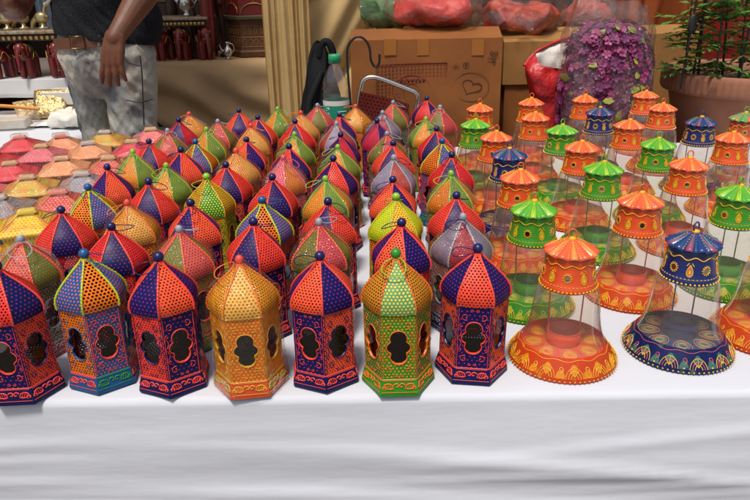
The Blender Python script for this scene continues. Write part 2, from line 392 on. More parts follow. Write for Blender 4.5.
V['P'] = dict(words='pink and red', body=[P_('pink_body', PINK, (.75, .45, .3), .0056, .0015), P_('red_body2', (.55, .03, .05), (.7, .3, .1), .0056, .0015)], lines=['coral', 'orange'], base=['coral', 'crimson'], bline=['gold', 'coral'],
  dome=[P_('pink_dome', (.74, .06, .10), (.75, .4, .3), .0054, .0012), P_('tan_dome', (.72, .24, .03), (.5, .03, .03), .0054, .0014)], ridge='pink', bead='white', hem='coral', knob='pink', ring='pink', bag=True)
V['W'] = dict(words='lavender and rust', body=[P_('rust_body', (.48, .10, .05), LAV, .0056, .0015), P_('lav_body', (.16, .12, .24), (.6, .2, .12), .0056, .0015)], lines=['silver', 'coral'], base=['navy', 'crimson'], bline=['silver', 'coral'],
  dome=[P_('rust_dome', (.50, .045, .035), (.14, .02, .03), .005, .0014), P_('grey_green_dome', (.22, .24, .34), (.50, .06, .05), .0056, .0012)], ridge='silver', bead='gold', hem='navy', knob='silver', ring='navy', bag=True)
V['C'] = dict(V['A'], words='crimson and navy', dome=[P_('crimson_dome', (.60, .022, .045), (0, 0, 0), .0052, .0012, True), V['A']['dome'][1]], ridge='crimson', bead='navy')
for k in V: V[k].setdefault('words', '')
MESH = {}
def lantern_meshes():
    tmp = dict(body=lantern_body().build('body', [L['coral']]*4), base=lantern_base().build('base', [L['coral']]*5), dome=lantern_dome().build('dome', [L['coral']]*5), knob=knob_mesh().build('knob', L['navy']), window=pane_mesh().build('window_pane', window), ring=ring_mesh().build('hanging_ring', L['navy']))
    MESH['src'] = {k: o.data for k, o in tmp.items()}
    for o in tmp.values(): bpy.data.objects.remove(o)
    for i in range(4):
        o = wrap_mesh(i).build('plastic_wrap', film); MESH['wrap%d' % i] = o.data; bpy.data.objects.remove(o)
lantern_meshes()
basem = {c: paint('enamel_base_'+c, dict(navy=NAVY, blue=BLUE, orange=(.80, .09, .012), green=(.03, .28, .02), crimson=CRIM, yellow=YEL, ygreen=YGR, coral=CORAL)[c]) for c in ('navy', 'blue', 'orange', 'green', 'crimson', 'yellow', 'ygreen', 'coral')}
def vmesh(v):
    if v in MESH: return MESH[v]
    d = V[v]; out = {}
    sets = dict(body=d['body'] + [L[x] for x in d['lines']], base=[basem[x] for x in d['base']] + [L[x] for x in d['bline']] + [L['black']], dome=d['dome'] + [L[d['ridge']], L[d['hem']], L[d['bead']]], knob=[L[d['knob']]], ring=[L[d['ring']]])
    for k, ms in sets.items():
        me = MESH['src'][k].copy()
        for i, m in enumerate(ms): me.materials[i] = m
        out[k] = me
    out['window'] = MESH['src']['window']; MESH[v] = out; return out
def part(name, me, parent):
    o = bpy.data.objects.new(name, me); COL.objects.link(o); o.parent = parent; return o
def make_lantern(v, x, y, rz, label, ring=None, wrapi=0):
    d = V[v]; me = vmesh(v)
    r = empty('hexagonal_lantern', (x, y, T+.0015), rz)
    tag(r, label, 'lantern', 'painted hexagonal lanterns on the stall table')
    r.rotation_euler.x, r.rotation_euler.y = random.uniform(-.022, .022), random.uniform(-.022, .022); k_ = random.uniform(.97, 1.025); r.scale = (random.uniform(1.025, 1.05), random.uniform(1.025, 1.05), k_)
    part('base', me['base'], r); part('body', me['body'], r); part('dome', me['dome'], r); part('window_pane', me['window'], r); kn = part('knob', me['knob'], r)
    if d['bag']: kn.scale = (.78, .78, 1); kn.location.z = -.001
    g = part('hanging_ring', me['ring'], r)
    az, tilt = ring if ring else (random.uniform(0, 2*PI), random.uniform(-.55, -.05))
    g.location = (0, 0, LH-.0155); g.rotation_euler = (tilt, 0, az - rz)
    if ring == 'flat': pass
    off = Matrix.Rotation(az-rz, 3, 'Z') @ Vector((0, .0035, 0)); g.location += Vector((off.x, off.y, .0015))
    if d['bag']:
        w = part('plastic_wrap', MESH['wrap%d' % wrapi], r); w.rotation_euler.z = PI/3*random.randint(0, 5)
        g.location += Vector((off.x*1.2, off.y*1.2, .002))
    return r

cols = [
 [(0, 265, 'A'), (17, 235, 'S'), (62, 206, 'A'), (92, 185, 'B'), (106, 167, 'A'), (132, 152, 'K'), (150, 139, 'A'), (166, 129, 'S'), (179, 119, 'C'), (189, 113, 'O')],
 [(83, 256, 'B'), (110, 225, 'A'), (125, 199, 'O'), (152, 182, 'A'), (166, 164, 'K'), (181, 151, 'A'), (195, 139, 'B'), (207, 130, 'K'), (217, 119, 'S'), (239, 111, 'A')],
 [(157, 258, 'A'), (181, 228, 'S'), (191, 203, 'A'), (204, 176, 'Y'), (224, 164, 'A'), (235, 151, 'O'), (245, 137, 'A'), (251, 126, 'O'), (258, 117, 'A'), (277, 109, 'K')],
 [(239, 259, 'O'), (251, 221, 'A'), (262, 199, 'B'), (270, 176, 'A'), (284, 159, 'P'), (288, 146, 'A'), (294, 134, 'K'), (299, 122, 'A'), (303, 113.5, 'O'), (316, 105, 'S')],
 [(319, 253, 'A'), (321, 222, 'S'), (328, 200, 'A'), (328, 178, 'K'), (335, 160, 'A'), (339, 144, 'K'), (340, 133, 'C'), (337, 122, 'W'), (339, 113, 'A'), (355, 104, 'O')],
 [(397, 256, 'G'), (400, 222, 'A'), (394, 197, 'X'), (393, 176, 'A'), (394, 157, 'W'), (392, 143, 'A'), (387, 131, 'S'), (377, 121, 'C'), (384, 112, 'W'), (394, 103, 'S')],
 [(475, 247, 'A'), (460, 212, 'W'), (458, 194, 'A'), (452, 172, 'K'), (451, 155, 'A'), (441, 141, 'B'), (437, 129, 'A'), (429, 117, 'K'), (442, 106, 'S'), (426, 97, 'A')]]
front_rz = [(63, (2.2, -.5)), (-22, (-1.3, -.3)), (-22, (2.3, -.3)), (8, (2.0, -.55)), (36, (1.57, -.05)), (1, (2.95, -.55)), (-67, (1.4, -.1))]
items = []      # [x, y, radius, kind, data]
for c, col in enumerate(cols):
    for r, (px, py, v) in enumerate(col):
        p = atz(px, py, T+LH-.006); items.append([p.x, p.y, .0578, 'L', (c, r, v), r == 0])
pyr = [(150, 125, 'pink'), (102, 128, 'green'), (61, 132, 'peach'), (19, 133, 'rose'), (130, 137, 'rose'), (83, 139, 'peach'), (38, 142, 'pink'), (0, 147, 'rose'), (106, 153, 'red'), (58, 154, 'peach'), (13, 158, 'rose'),
       (77, 169, 'blue'), (27, 172, 'green'), (-28, 176, 'pink'), (51, 187, 'red'), (3, 191, 'blue'), (18, 206, 'yellow'), (-34, 210, 'green'), (-30, 240, 'yellow'), (-75, 200, 'orange')]
PYH = .110
for i, (px, py, c) in enumerate(pyr):
    p = atz(px, py, T+PYH); items.append([p.x, p.y, .0715, 'Q', (i, c), False])
bells = [
 [(477, 100, 'orange'), (474, 115, 'green'), (496, 126, 'orange'), (510, 143, 'blue'), (521, 164, 'orange'), (535, 194, 'green'), (573, 231, 'orange')],
 [(532, 94, 'orange'), (536, 108, 'orange'), (563, 120, 'green'), (583, 136, 'orange'), (605, 156, 'green'), (643, 186, 'orange'), (697, 224, 'blue')],
 [(586, 91, 'orange'), (601, 103, 'blue'), (631, 115, 'orange'), (660, 133, 'green'), (691, 152, 'orange'), (742, 179, 'green')],
 [(647, 87, 'orange'), (664, 99, 'orange'), (704, 112, 'blue'), (735, 127, 'orange')]]
BH = .22
for c, col in enumerate(bells):
    for r, (px, py, v) in enumerate(col):
        p = atz(px, py, T+BH); items.append([p.x, p.y, .083, 'B', (c, len(col)-1-r, v), r == len(col)-1])
p = atz(790, 214, T+BH); items.append([p.x, p.y, .083, 'B', (3.5, 0, 'orange'), True])
p = atz(815, 150, T+BH); items.append([p.x, p.y, .083, 'B', (3.5, 1, 'patchwork'), False])
p = atz(746, 108, T+BH); items.append([p.x, p.y, .07, 'B', (3.5, 2, 'patchwork'), False])
for it in range(200):
    for i in range(len(items)):
        for j in range(i):
            a, b = items[i], items[j]; dx, dy = a[0]-b[0], a[1]-b[1]; d = math.hypot(dx, dy); need = a[2]+b[2]
            if d < need and d > 1e-6:
                wa, wb = (0 if a[5] else 1), (0 if b[5] else 1)
                if wa+wb == 0: wa = wb = 1
                k = (need-d)*.5/(wa+wb)/d
                a[0] += dx*k*wa; a[1] += dy*k*wa; b[0] -= dx*k*wb; b[1] -= dy*k*wb
colname = ['leftmost lantern column', 'second lantern column from left', 'third lantern column from left', 'middle lantern column', 'third lantern column from right', 'second lantern column from right', 'rightmost lantern column beside bells']
for x, y, _, kd, dat, _f in items:
    if kd != 'L': continue
    c, r, v = dat
    lab = ('bagged ' if V[v]['bag'] else '') + V[v]['words'] + ' lantern, ' + (ordn(r) + ' from front in ' if r else 'frontmost in ') + colname[c]
    if r == 0: make_lantern(v, x, y, math.radians(front_rz[c][0]), lab, front_rz[c][1], c % 4)
    else: make_lantern(v, x, y, random.choice([0, PI/3, 2*PI/3, PI]) + random.uniform(-.45, .45), lab, None, (c+r) % 4)

# ================================================================== glass bell lamps
GP = [(.0866, .0005), (.0870, .0035), (.0855, .008), (.0805, .0155), (.0745, .0235), (.0690, .031), (.0640, .041), (.0600, .052), (.0568, .066), (.0545, .082), (.0525, .098), (.0508, .112), (.0482, .123), (.0440, .131), (.0405, .137)]
def gr(z):
    for (r0, z0), (r1, z1) in zip(GP, GP[1:]):
        if z <= z1: return r0 + (r1-r0)*(z-z0)/(z1-z0)
    return GP[-1][0]
def surf(a, z, o=0): r = gr(z)+o; return (r*math.cos(a), r*math.sin(a), z)
def bell_glass():
    b = MB(); b.lathe([(r-.0006, z) for r, z in GP if z >= .03], 48); return b
def bell_rim():
    """0 paint, 1 gold, 2 accent"""
    b = MB(); b.lathe([(r, z) for r, z in GP if z <= .03] + [(gr(.034), .034)], 48, 0)
    for i in range(72): b.bead(surf(2*PI*i/72, .0035, .0012), .0016, 1)
    b.tube([surf(2*PI*i/96, .030+.0014*math.sin(12*2*PI*i/96), .0006) for i in range(96)], .0006, 3, 2, True)
    n = 12
    for k in range(n*2):
        a0 = PI*k/n; zz = .0075 if k % 2 else .0145
        b.face([surf(a0 + .085*math.cos(PI*i/8), zz+.0115*math.sin(PI*i/8), .0003 if k % 2 else .00045) for i in range(9)], 3)
    for k in range(n):
        a0 = 2*PI*k/n
        for q in range(3):
            rr = .011 - .0032*q
            b.tube([surf(a0 + rr/.078*1.15*math.cos(PI*i/9), .0075+rr*1.35*math.sin(PI*i/9), .0007) for i in range(10)], .0008, 3, 1 if q != 1 else 2)
        for q in (-1, 0, 1): b.tube([surf(a0, .0105, .0006), surf(a0+q*.09, .0225-abs(q)*.004, .0006)], .0006, 3, 1)
        b.tube([surf(a0+PI/n + x/.08, .019+y, .0006) for x, y in spiral(0, 0, .005, .001, -PI/2, PI*1.4, 10)], .0007, 3, 2)
        b.bead(surf(a0+PI/n, .009, .0006), .002, 1)
    return b
def bell_plate():
    b = MB(); b.lathe([(.0, .022), (.067, .022), (.0695, .0255), (.068, .0275), (.0, .0275)], 40, 0)
    for k in range(8):
        a0 = 2*PI*k/8
        for q in range(3):
            s = 1-.27*q
            b.tube([((.047+s*.017*math.cos(t))*math.cos(a0+s*.30*math.sin(t)), (.047+s*.017*math.cos(t))*math.sin(a0+s*.30*math.sin(t)), .0279) for t in [2*PI*i/14 for i in range(14)]], .0007, 3, 1 if q != 1 else 2, True)
        b.face([((.047+.013*math.cos(t))*math.cos(a0+.24*math.sin(t)), (.047+.013*math.cos(t))*math.sin(a0+.24*math.sin(t)), .02785) for t in [2*PI*i/12 for i in range(12)]], 3)
    return b
def bell_cup():
    b = MB(); b.lathe([(.0265, .0276), (.0275, .029), (.0275, .050), (.0258, .0505), (.025, .048), (.025, .034), (0, .033)], 28, 0)
    b.lathe([(.0277, .049), (.0282, .0502), (.0274, .0512)], 28, 0); return b
def bell_wax():
    b = MB(); b.lathe([(0, .0235), (.0235, .0235), (.024, .036), (.006, .0372), (0, .0368)], 20, 0); b.tube([(0, 0, .0365), (.0005, 0, .041)], .0007, 4, 1); return b
def bell_wire(s):
    b = MB(); b.tube([(s*.0252, 0, .046), (s*.0262, .0006, .08), (s*.0275, 0, .15)], .0013, 5); return b
def bell_neck():
    """0 paint, 1 gold, 2 accent, 3 mirror"""
    b = MB(); R0, R1, z0, z1 = .0425, .0350, .133, .188
    rr = lambda z: R0 + (R1-R0)*(z-z0)/(z1-z0)
    sp = lambda a, z, o=0: ((rr(z)+o)*math.cos(a), (rr(z)+o)*math.sin(a), z)
    b.lathe([(R0-.001, z0-.004), (R0+.0014, z0-.002), (R0+.0014, z0+.004), (R0, z0+.006)] + [(rr(z), z) for z in (.15, .165, .176)] + [(rr(.177)+.0008, .1775), (rr(.18)+.0008, .182), (rr(.184), .184), (.033, z1)], 40, 0)
    for i in range(44): b.bead(sp(2*PI*i/44, z0+.0005, .0022), .0021, 1)
    for i in range(44): b.bead(sp(2*PI*(i+.5)/44, z0+.0078, .0006), .0013, 1)
    b.tube([sp(2*PI*i/96, .1735+.0024*math.sin(10*2*PI*i/96), .0006) for i in range(96)], .0011, 3, 1, True)
    b.tube([sp(2*PI*i/40, .1405, .0004) for i in range(40)], .0006, 3, 1, True)
    n = 10
    for k in range(n):
        a0 = 2*PI*k/n; zc = .1555
        if k % 2:
            b.face([sp(a0+.10*math.cos(t), zc+.0042*math.sin(t), .0007) for t in [2*PI*i/12 for i in range(12)]], 3)
            b.tube([sp(a0+.125*math.cos(t), zc+.0055*math.sin(t), .0006) for t in [2*PI*i/16 for i in range(16)]], .0008, 3, 1, True)
            for i in range(12): b.bead(sp(a0+.165*math.cos(2*PI*i/12), zc+.0074*math.sin(2*PI*i/12), .0003), .0012, 1)
        else:
            for s in (1., .55):
                b.tube([sp(a0+s*.15*math.sin(t)*math.sin(t/2), zc-.001+s*.0095*math.cos(t), .0006) for t in [2*PI*i/16 for i in range(16)]], .0008, 3, 1 if s == 1 else 2, True)
            b.face([sp(a0+.13*math.sin(t)*math.sin(t/2), zc-.001+.008*math.cos(t), .0005) for t in [-2*PI*i/16 for i in range(16)]], 1)
            for q_ in (-1, 1):
                b.tube([sp(a0+q_*(.05+.02*i), zc+.0115-.0012*i, .0005) for i in range(5)], .0008, 3, 1)
    return b
def bell_cap():
    """0 main, 1 stripe, 2 bead a, 3 bead b"""
    b = MB(); n = 13; m = 104
    prof = [(.004, .2065), (.010, .2045), (.018, .1995), (.0275, .1945), (.035, .1905), (.0385, .1875)]
    rows = []
    for i, (r, z) in enumerate(prof):
        w = i/(len(prof)-1); row = []
        for j in range(m):
            a = 2*PI*j/m; sc = abs(math.sin(a*n/2))
            row.append((r*(1+.12*w*sc)*math.cos(a), r*(1+.12*w*sc)*math.sin(a), z + w*(.0042*sc - .0022)))
        rows.append(row)
    rows.append([(x*.985, y*.985, z-.0022) for x, y, z in rows[-1]])
    b.grid(rows, lambda i, j: 1 if (j % 16) in (10, 11, 12, 13) else 0, None, True, True)
    b.lathe([(.0385*.985, .1853), (.033, .1875)], 32, 0)
    for k in range(n):
        a = 2*PI*(k)/n
        for i in range(7):
            w = i/6.; r = .012+.0255*w; z = .2045 - (.0175)*((r-.010)/.0285)
            b.bead((r*math.cos(a), r*math.sin(a), z+.0003), .0011, 2 if k % 2 else 3)
        a2 = a + PI/n
        if k % 2: b.tube([((.015+.021*i/4)*math.cos(a2), (.015+.021*i/4)*math.sin(a2), .2036-.0132*i/4+.0016*i/4) for i in range(5)], .0011, 3, 3)
    b.lathe([(.0058, .2055), (.0062, .208), (.004, .2095), (.0, .2098)], 12, 2)
    return b
def bell_loop():
    b = MB(); b.tube([(.0062*math.cos(2*PI*i/18), 0, .2145+.0075*math.sin(2*PI*i/18)) for i in range(18)], .0014, 6, 0, True); return b
def floral(name, base, spot, nsc=70, trans=0):
    t = NT(name); o = t.obj(); v = t.node('ShaderNodeTexVoronoi'); v.inputs['Scale'].default_value = nsc; t.l.new(o, v.inputs['Vector'])
    c = t.mix(t.ramp(v.outputs['Distance'], .42, .30), base, spot); c = t.mix(t.ramp(t.noise(o, 45), .5, .62), base, c)
    sh = t.bsdf(c, .3, 0, t.bump(t.noise(o, 130, 2), .3, .0006), .4, .2)
    if trans:
        tl = t.node('ShaderNodeBsdfTranslucent'); t.l.new(c, tl.inputs[0]); sh = t.mixs(trans, sh, tl.outputs[0])
    return t.done(sh)
gold, mirror = mat('gold_relief_paint', (.72, .42, .03), .35, .2), mat('mirror_chip', (.55, .5, .45), .08, 1)
def tinted_glass(name, tint): return clear(name, tint, .10, .03, 0, 0, .055, 1.52, .004, 0, .7, (.95, .78, .62), fmul=1.5)
BC = {
 'orange': dict(p=(.80, .085, .018), spot=(.80, .30, .02), cap=(.82, .12, .035), stripe=(.80, .24, .06), a='yellow', b='gold', g=L['yellow'], acc=L['gold'], tint=(.965, .90, .835)),
 'green': dict(p=(.05, .30, .018), spot=(.35, .45, .03), cap=(.10, .42, .025), stripe=(.35, .55, .03), a='yellow', b='lime', g=L['yellow'], acc=L['ygreen'], tint=(.95, .93, .84)),
 'blue': dict(p=(.010, .022, .13), spot=(.06, .20, .16), cap=(.014, .045, .17), stripe=(.30, .06, .12), a='yellow', b='teal', g=L['gold'], acc=L['pink'], tint=(.96, .915, .865)),
 'patchwork': dict(p=(.5, .08, .03), spot=(.1, .35, .1), cap=(.12, .36, .08), stripe=(.75, .12, .06), a='yellow', b='teal', g=L['gold'], acc=L['teal'], tint=(.97, .95, .91))}
wick, wax = mat('wick', (.05, .04, .03), .8), mat('candle_wax', (.75, .70, .6), .45)
BM = {}
for cn, d in BC.items():
    pm, cm, sm = mat('painted_tin_'+cn, d['p'], .3, col2=tuple(c*.8 for c in d['p']), nscale=60, bscale=120, bstr=.2, bdist=.0006, coat=.2), mat('painted_cap_'+cn, d['cap'], .3, col2=tuple(c*.82 for c in d['cap']), nscale=60, bscale=120, bstr=.2, bdist=.0006, coat=.2), floral('cap_stripe_'+cn, d['stripe'], d['cap'], 60)
    rim = floral('painted_rim_'+cn, d['p'], d['spot'], 90, .45)
    o = [('glass_bell', bell_glass(), [tinted_glass('bell_glass_'+cn, d['tint'])]), ('painted_rim', bell_rim(), [rim, d['g'], d['acc'], floral('rim_petal_'+cn, d['spot'], d['p'], 160, .3)]), ('base_plate', bell_plate(), [pm, d['g'], d['acc'], floral('petal_'+cn, d['spot'], d['p'], 120)]),
         ('candle_cup', bell_cup(), [pm, d['g']]), ('wire', bell_wire(1), [pm]), ('wire', bell_wire(-1), [pm]), ('neck_band', bell_neck(), [pm, d['g'], d['acc'], mirror]), ('cap', bell_cap(), [cm, sm, L[d['a']], L[d['b']]]), ('loop', bell_loop(), [cm])]
    BM[cn] = []
    for nme, b, ms in o:
        ob = b.build(nme, ms); BM[cn].append((nme, ob.data)); bpy.data.objects.remove(ob)
bcol = {0: 'leftmost bell column', 1: 'second bell column from left', 2: 'third bell column from left', 3: 'fourth bell column, near the planter', 3.5: 'rightmost bell column at table end'}
for x, y, _, kd, dat, _f in items:
    if kd != 'B': continue
    c, r, v = dat
    t = empty('glass_bell_lamp', (x, y, T+.0012), random.uniform(-.5, .5) + (0 if r else .15))
    tag(t, v + ' glass bell lamp, ' + (ordn(r) + ' from front in ' if r else 'frontmost in ') + bcol[c], 'bell lamp', 'glass bell lamps on the stall table')
    for nme, me in BM[v]: part(nme, me, t)

# ================================================================== low square lampshades in film
def pyr_shade():
    b = MB(); a = .061
    prof = [(.0665, .054), (.0690, .056), (.0690, .059), (.056, .0660), (.042, .0740), (.029, .0820), (.020, .0880)]
    rows = []; arc = 0; arcs = []
    for i, (r, z) in enumerate(prof):
        if i: arc += math.hypot(prof[i][0]-prof[i-1][0], prof[i][1]-prof[i-1][1])
        arcs.append(arc)
    for k in range(4):
        a0 = PI/2*k; n = Vector((math.cos(a0), math.sin(a0), 0)); t = Vector((-math.sin(a0), math.cos(a0), 0))
        b.grid([[n*r + t*(q*r) + Vector((0, 0, z)) for q in (-1, -.5, 0, .5, 1)] for r, z in prof], 0, lambda i, j: ((j/2-1)*prof[i][0], arcs[i]), False)
        cpts = [n*r + t*r + Vector((0, 0, z+.0006)) for r, z in prof[1:]]
        b.tube(cpts, .0014, 4, 1)
        for i in range(9): b.bead(n*.0692 + t*(-.060+.015*i) + Vector((0, 0, .0575)), .0018, 1)
        h = plane_map(n*.055 - t*.055 + Vector((0, 0, .0667)), n*.055 + t*.055 + Vector((0, 0, .0667)), n*.029 + t*.029 + Vector((0, 0, .0822)), n*.029 - t*.029 + Vector((0, 0, .0822)))
        for s in (-1, 1): b.tube([h(s*(.046-.020*i/8), .002+.026*i/8, .0006) for i in range(9)], .0008, 3, 1)
        for i in range(5): b.tube([h(-.034+.017*i+.006*math.cos(2*PI*j/8), .006+.0045*math.sin(2*PI*j/8), .0005) for j in range(8)], .0006, 3, 1, True)
    return b
def pyr_body():
    b = MB()
    for k in range(4):
        a0 = PI/2*k; n = Vector((math.cos(a0), math.sin(a0), 0)); t = Vector((-math.sin(a0), math.cos(a0), 0))
        b.grid([[n*.052 + t*(q*.052) + Vector((0, 0, z)) for q in (-1, 0, 1)] for z in (0.0, .012, .05)], 0, lambda i, j: ((j-1)*.052, i*.02), False)
        b.tube([n*.0525 + t*(-.045+.0075*i) + Vector((0, 0, .026+.008*math.sin(i*1.6))) for i in range(13)], .0009, 3, 1)
    return b
def pyr_top():
    b = MB(); b.box((0, 0, .0955), (.044, .030, .009), 0, .12, .003, .85); b.box((0, 0, .0885), (.036, .03, .006), 0); return b
def pyr_wrap(seed):
    b = MB(); rows = []
    prof = [(.0665, .002), (.068, .03), (.0710, .058), (.058, .0685), (.044, .0765), (.0305, .0845), (.0265, .089), (.0285, .0965), (.0265, .1045), (.012, .1065), (.0, .107)]
    for i, (r, z) in enumerate(prof):
        row = []
        for j in range(40):
            a = 2*PI*j/40; sq = 1/max(abs(math.cos(a)), abs(math.sin(a))); sq = min(sq, 1.36)
            if .0875 < z < .106: sq *= .68 + .32*abs(math.cos(a))
            w = 1 + .05*nz(math.cos(a)*3+seed*5, math.sin(a)*3, z*30); row.append((r*sq*w*math.cos(a), r*sq*w*math.sin(a), z+.003*nz(a*3, seed*3, z*40)))
        rows.append(row)
    b.grid(rows, 0, None, True, True); return b
PC = dict(pink=((.75, .10, .10), (.75, .3, .3)), rose=((.78, .055, .07), (.6, .03, .05)), red=((.70, .05, .06), (.75, .3, .1)), peach=((.76, .24, .12), (.8, .45, .2)), orange=((.80, .24, .03), (.35, .2, .02)), green=((.40, .46, .05), (.75, .3, .06)), blue=((.22, .28, .33), (.6, .3, .2)), yellow=((.82, .56, .012), (.7, .2, .02)))
tops = {k: mat('shade_top_'+k, c, .6, col2=tuple(v*.75 for v in c), nscale=80) for k, c in dict(tan=(.62, .34, .16), rose=(.68, .20, .14), yellow=(.75, .52, .04), grey=(.5, .40, .34)).items()}
film2 = clear('lampshade_film', (.985, .975, .965), .02, .05, 46, 1.0, .003, 1.42, .008, .05, .6, fmul=.8)
PM = {}
PM['wrap'] = []
for i in range(3): o = pyr_wrap(i).build('plastic_wrap', film2); PM['wrap'].append(o.data); bpy.data.objects.remove(o)
for k, (c, d) in PC.items():
    pm = paint('shade_paint_'+k, c, d, .0085, .0022, False, tuple(v*.9 for v in d) if k in ('green', 'orange') else None, .45)
    ln = mat('shade_line_'+k, d, .4)
    PM[k] = []
    for nme, b, ms in (('shade', pyr_shade(), [pm, ln]), ('body', pyr_body(), [pm, ln])):
        o = b.build(nme, ms); PM[k].append((nme, o.data)); bpy.data.objects.remove(o)
topmesh = {}
for k in tops: o = pyr_top().build('top_block', tops[k]); topmesh[k] = o.data; bpy.data.objects.remove(o)
qs = [(x, y, dat) for x, y, _, kd, dat, _f in items if kd == 'Q']
order = sorted(range(len(qs)), key=lambda i: qs[i][1])
# rows from the front, then left to right, to word each label
rank = {}
for c in PC:
    same = sorted([q for q in qs if q[2][1] == c], key=lambda q: q[1])
    for n, q in enumerate(same): rank[q[2][0]] = (n, len(same))
for x, y, (i, c) in qs:
    t = empty('square_lampshade', (x, y, T+.0012), math.radians(random.uniform(4, 22)))
    n, m = rank[i]
    which = ('the only one of its colour at left' if m == 1 else 'the nearest of that colour at left' if n == 0 else ordn(n) + ' nearest of that colour at left')
    tag(t, 'film wrapped low square ' + c + ' lampshade, ' + which, 'lampshade', 'square lampshades in plastic film')
    for nme, me in PM[c]: part(nme, me, t)
    part('top_block', topmesh['yellow' if c == 'yellow' else random.choice(['tan', 'rose', 'tan', 'grey'] if c != 'blue' else ['grey'])], t)
    part('plastic_wrap', PM['wrap'][i % 3], t)
# ================================================================== stall, ground, backdrop
b = MB(); n = 60
b.grid([[(-40+80*j/n, -20+80*i/n, .02*nz(j*.7, i*.7) - .02) for j in range(n+1)] for i in range(n+1)], 0)
struct(b.build('ground', mat('trodden_earth', (.26, .21, .165), .95, col2=(.20, .16, .125), nscale=2, bscale=40, bstr=.5, bdist=.02)))
wood = mat('rough_timber', (.20, .11, .055), .75, col2=(.12, .065, .03), nscale=9, bscale=60, bstr=.3)
X0, X1, Y0, Y1 = -1.75, 1.75, .868, 2.46
tb = empty('market_table', (0, 1.7, 0)); tag(tb, 'long trestle table carrying the lanterns, hidden under a white cloth', 'table')
def rel(o, root): o.location = Vector(o.location) - root.location; return o
q = MB(); q.box((0, (Y0+Y1)/2, T-.016), (X1-X0-.03, Y1-Y0-.03, .022), bev=.004); rel(q.build('table_top', wood, tb), tb)
for x in (X0+.12, X1-.12):
    for y in (Y0+.16, Y1-.12): q = MB(); q.box((x, y, (T-.03)/2), (.06, .06, T-.03), bev=.004); rel(q.build('leg', wood, tb), tb)
# white cloth: flat on top, over a rounded edge, down the front in stretched sideways folds
CREASE = []
for i in range(30):
    CREASE.append((random.uniform(-1.2, 1.2), random.uniform(.25, .7), random.uniform(.02, .34), random.uniform(-.10, .10), random.uniform(-.02, .10), random.uniform(.003, .007), random.uniform(.002, .0045)))
CREASE += [(-.5, .6, .19, -.08, .05, .016, .004), (.45, .5, .13, .12, .08, .010, .004), (.3, .8, .20, .03, .05, .014, .003)]
def drape_front(x, s):
    """s = distance below the edge"""
    k = min(1, s/.10)
    f = .0035*nz(x*1.3, s*9 + .5*x, 4) + .0012*nz(x*3.5, s*30, 8) + .004*math.sin(3.1*x + 5*s)
    for xc, wx, s0, sl, cv, w, a in CREASE:
        dx = x-xc; d = s - (s0 + sl*dx + cv*dx*dx); f += a*math.exp(-(dx/wx)**2)*(math.exp(-(d/w)**2) if d < 0 else math.exp(-(d/(w*2.6))**2))
    return f*k + .010*k + .035*s
rows = []
yN, xN = 46, 120
for i in range(yN):
    y = Y1 + (Y0+.012-Y1)*i/(yN-1)
    rows.append([(X0+(X1-X0)*j/xN, y, T + .0011*nz(j*.35, i*.5) - .0012) for j in range(xN+1)])
for a in (25, 50, 75):
    rows.append([(X0+(X1-X0)*j/xN, Y0+.012-.012*math.sin(math.radians(a)) + .0025*nz(j*.2, 3), T-.012*(1-math.cos(math.radians(a))) - .001) for j in range(xN+1)])
for i in range(80):
    s = .012 + .60*(i/79)**1.15
    rows.append([(X0+(X1-X0)*j/xN, Y0 - drape_front(X0+(X1-X0)*j/xN, s-.012) + .0025*nz(j*.2, 3)*max(0, 1-s*8), T-s) for j in range(xN+1)])
b = MB(); b.grid(rows, 0, flip=True)
wt = NT('white_cotton'); o_ = wt.obj(); mpn = wt.node('ShaderNodeMapping'); mpn.inputs['Scale'].default_value = (1.4, 5, 6.5); mpn.inputs['Rotation'].default_value = (0, .07, 0); wt.l.new(o_, mpn.inputs[0])
wr_ = wt.noise(mpn.outputs[0], 1.5, 4.5, .52)
white = wt.done(wt.bsdf(wt.mix(wt.ramp(wt.noise(o_, 4, 5), .3, .7), (.61, .62, .655), (.57, .58, .62)), .85, 0, wt.bump(wt.math('ADD', wr_, wt.math('MULTIPLY', wt.noise(o_, 700, 2), .012)), .26, .02), .2))
tag(b.build('tablecloth', white), 'white cotton tablecloth with sideways folds hanging over the table front', 'tablecloth')

# beige canopy and poles added out of view to shade and warm the background
can = empty('added_shade_canopy', (3.1, 6.1, 3.0)); tag(can, 'added beige cloth canopy, out of view, shading the rear of the stalls', 'canopy')
b = MB(); b.grid([[(-2.95+5.9*j/40, -2.4+2.9*i/30, -.10*math.sin(PI*((j/40*4) % 1)) - .03*nz(j*.4, i*.4) + .05*math.sin(i/30*PI)) for j in range(41)] for i in range(31)], 0)
b.build('added_shade_cloth', cloth('added_canopy_cloth', (.80, .55, .28), None, .7), can)
pole = mat('bamboo', (.36, .25, .12), .5, col2=(.25, .16, .07), nscale=6)
for x in (2.8,):
    for y in (-2.3, .4): q = MB(); q.tube([(x, y, -3.0), (x, y, -1.2), (x, y, .1)], .03, 8); q.build('pole', pole, can)
can2 = empty('added_shade_canopy', (-1.0, 4.95, 2.8)); tag(can2, 'added dull brown canopy, out of view, shading the rear stall at left', 'canopy')  # second unseen canopy and poles, added to darken the left rear goods
b = MB(); b.grid([[(-4+3.95*j/40, -2.0+3.4*i/30, -.10*math.sin(PI*((j/40*4) % 1)) - .03*nz(j*.4, i*.4)) for j in range(41)] for i in range(31)], 0)
b.build('added_shade_cloth', cloth('added_rear_canopy_cloth', (.60, .42, .24), None, .5), can2)
for x in (-3.9, -.1): q = MB(); q.tube([(x, 1.3, -2.8), (x, 1.3, -1.2), (x, 1.3, .1)], .03, 8); q.build('pole', pole, can2)

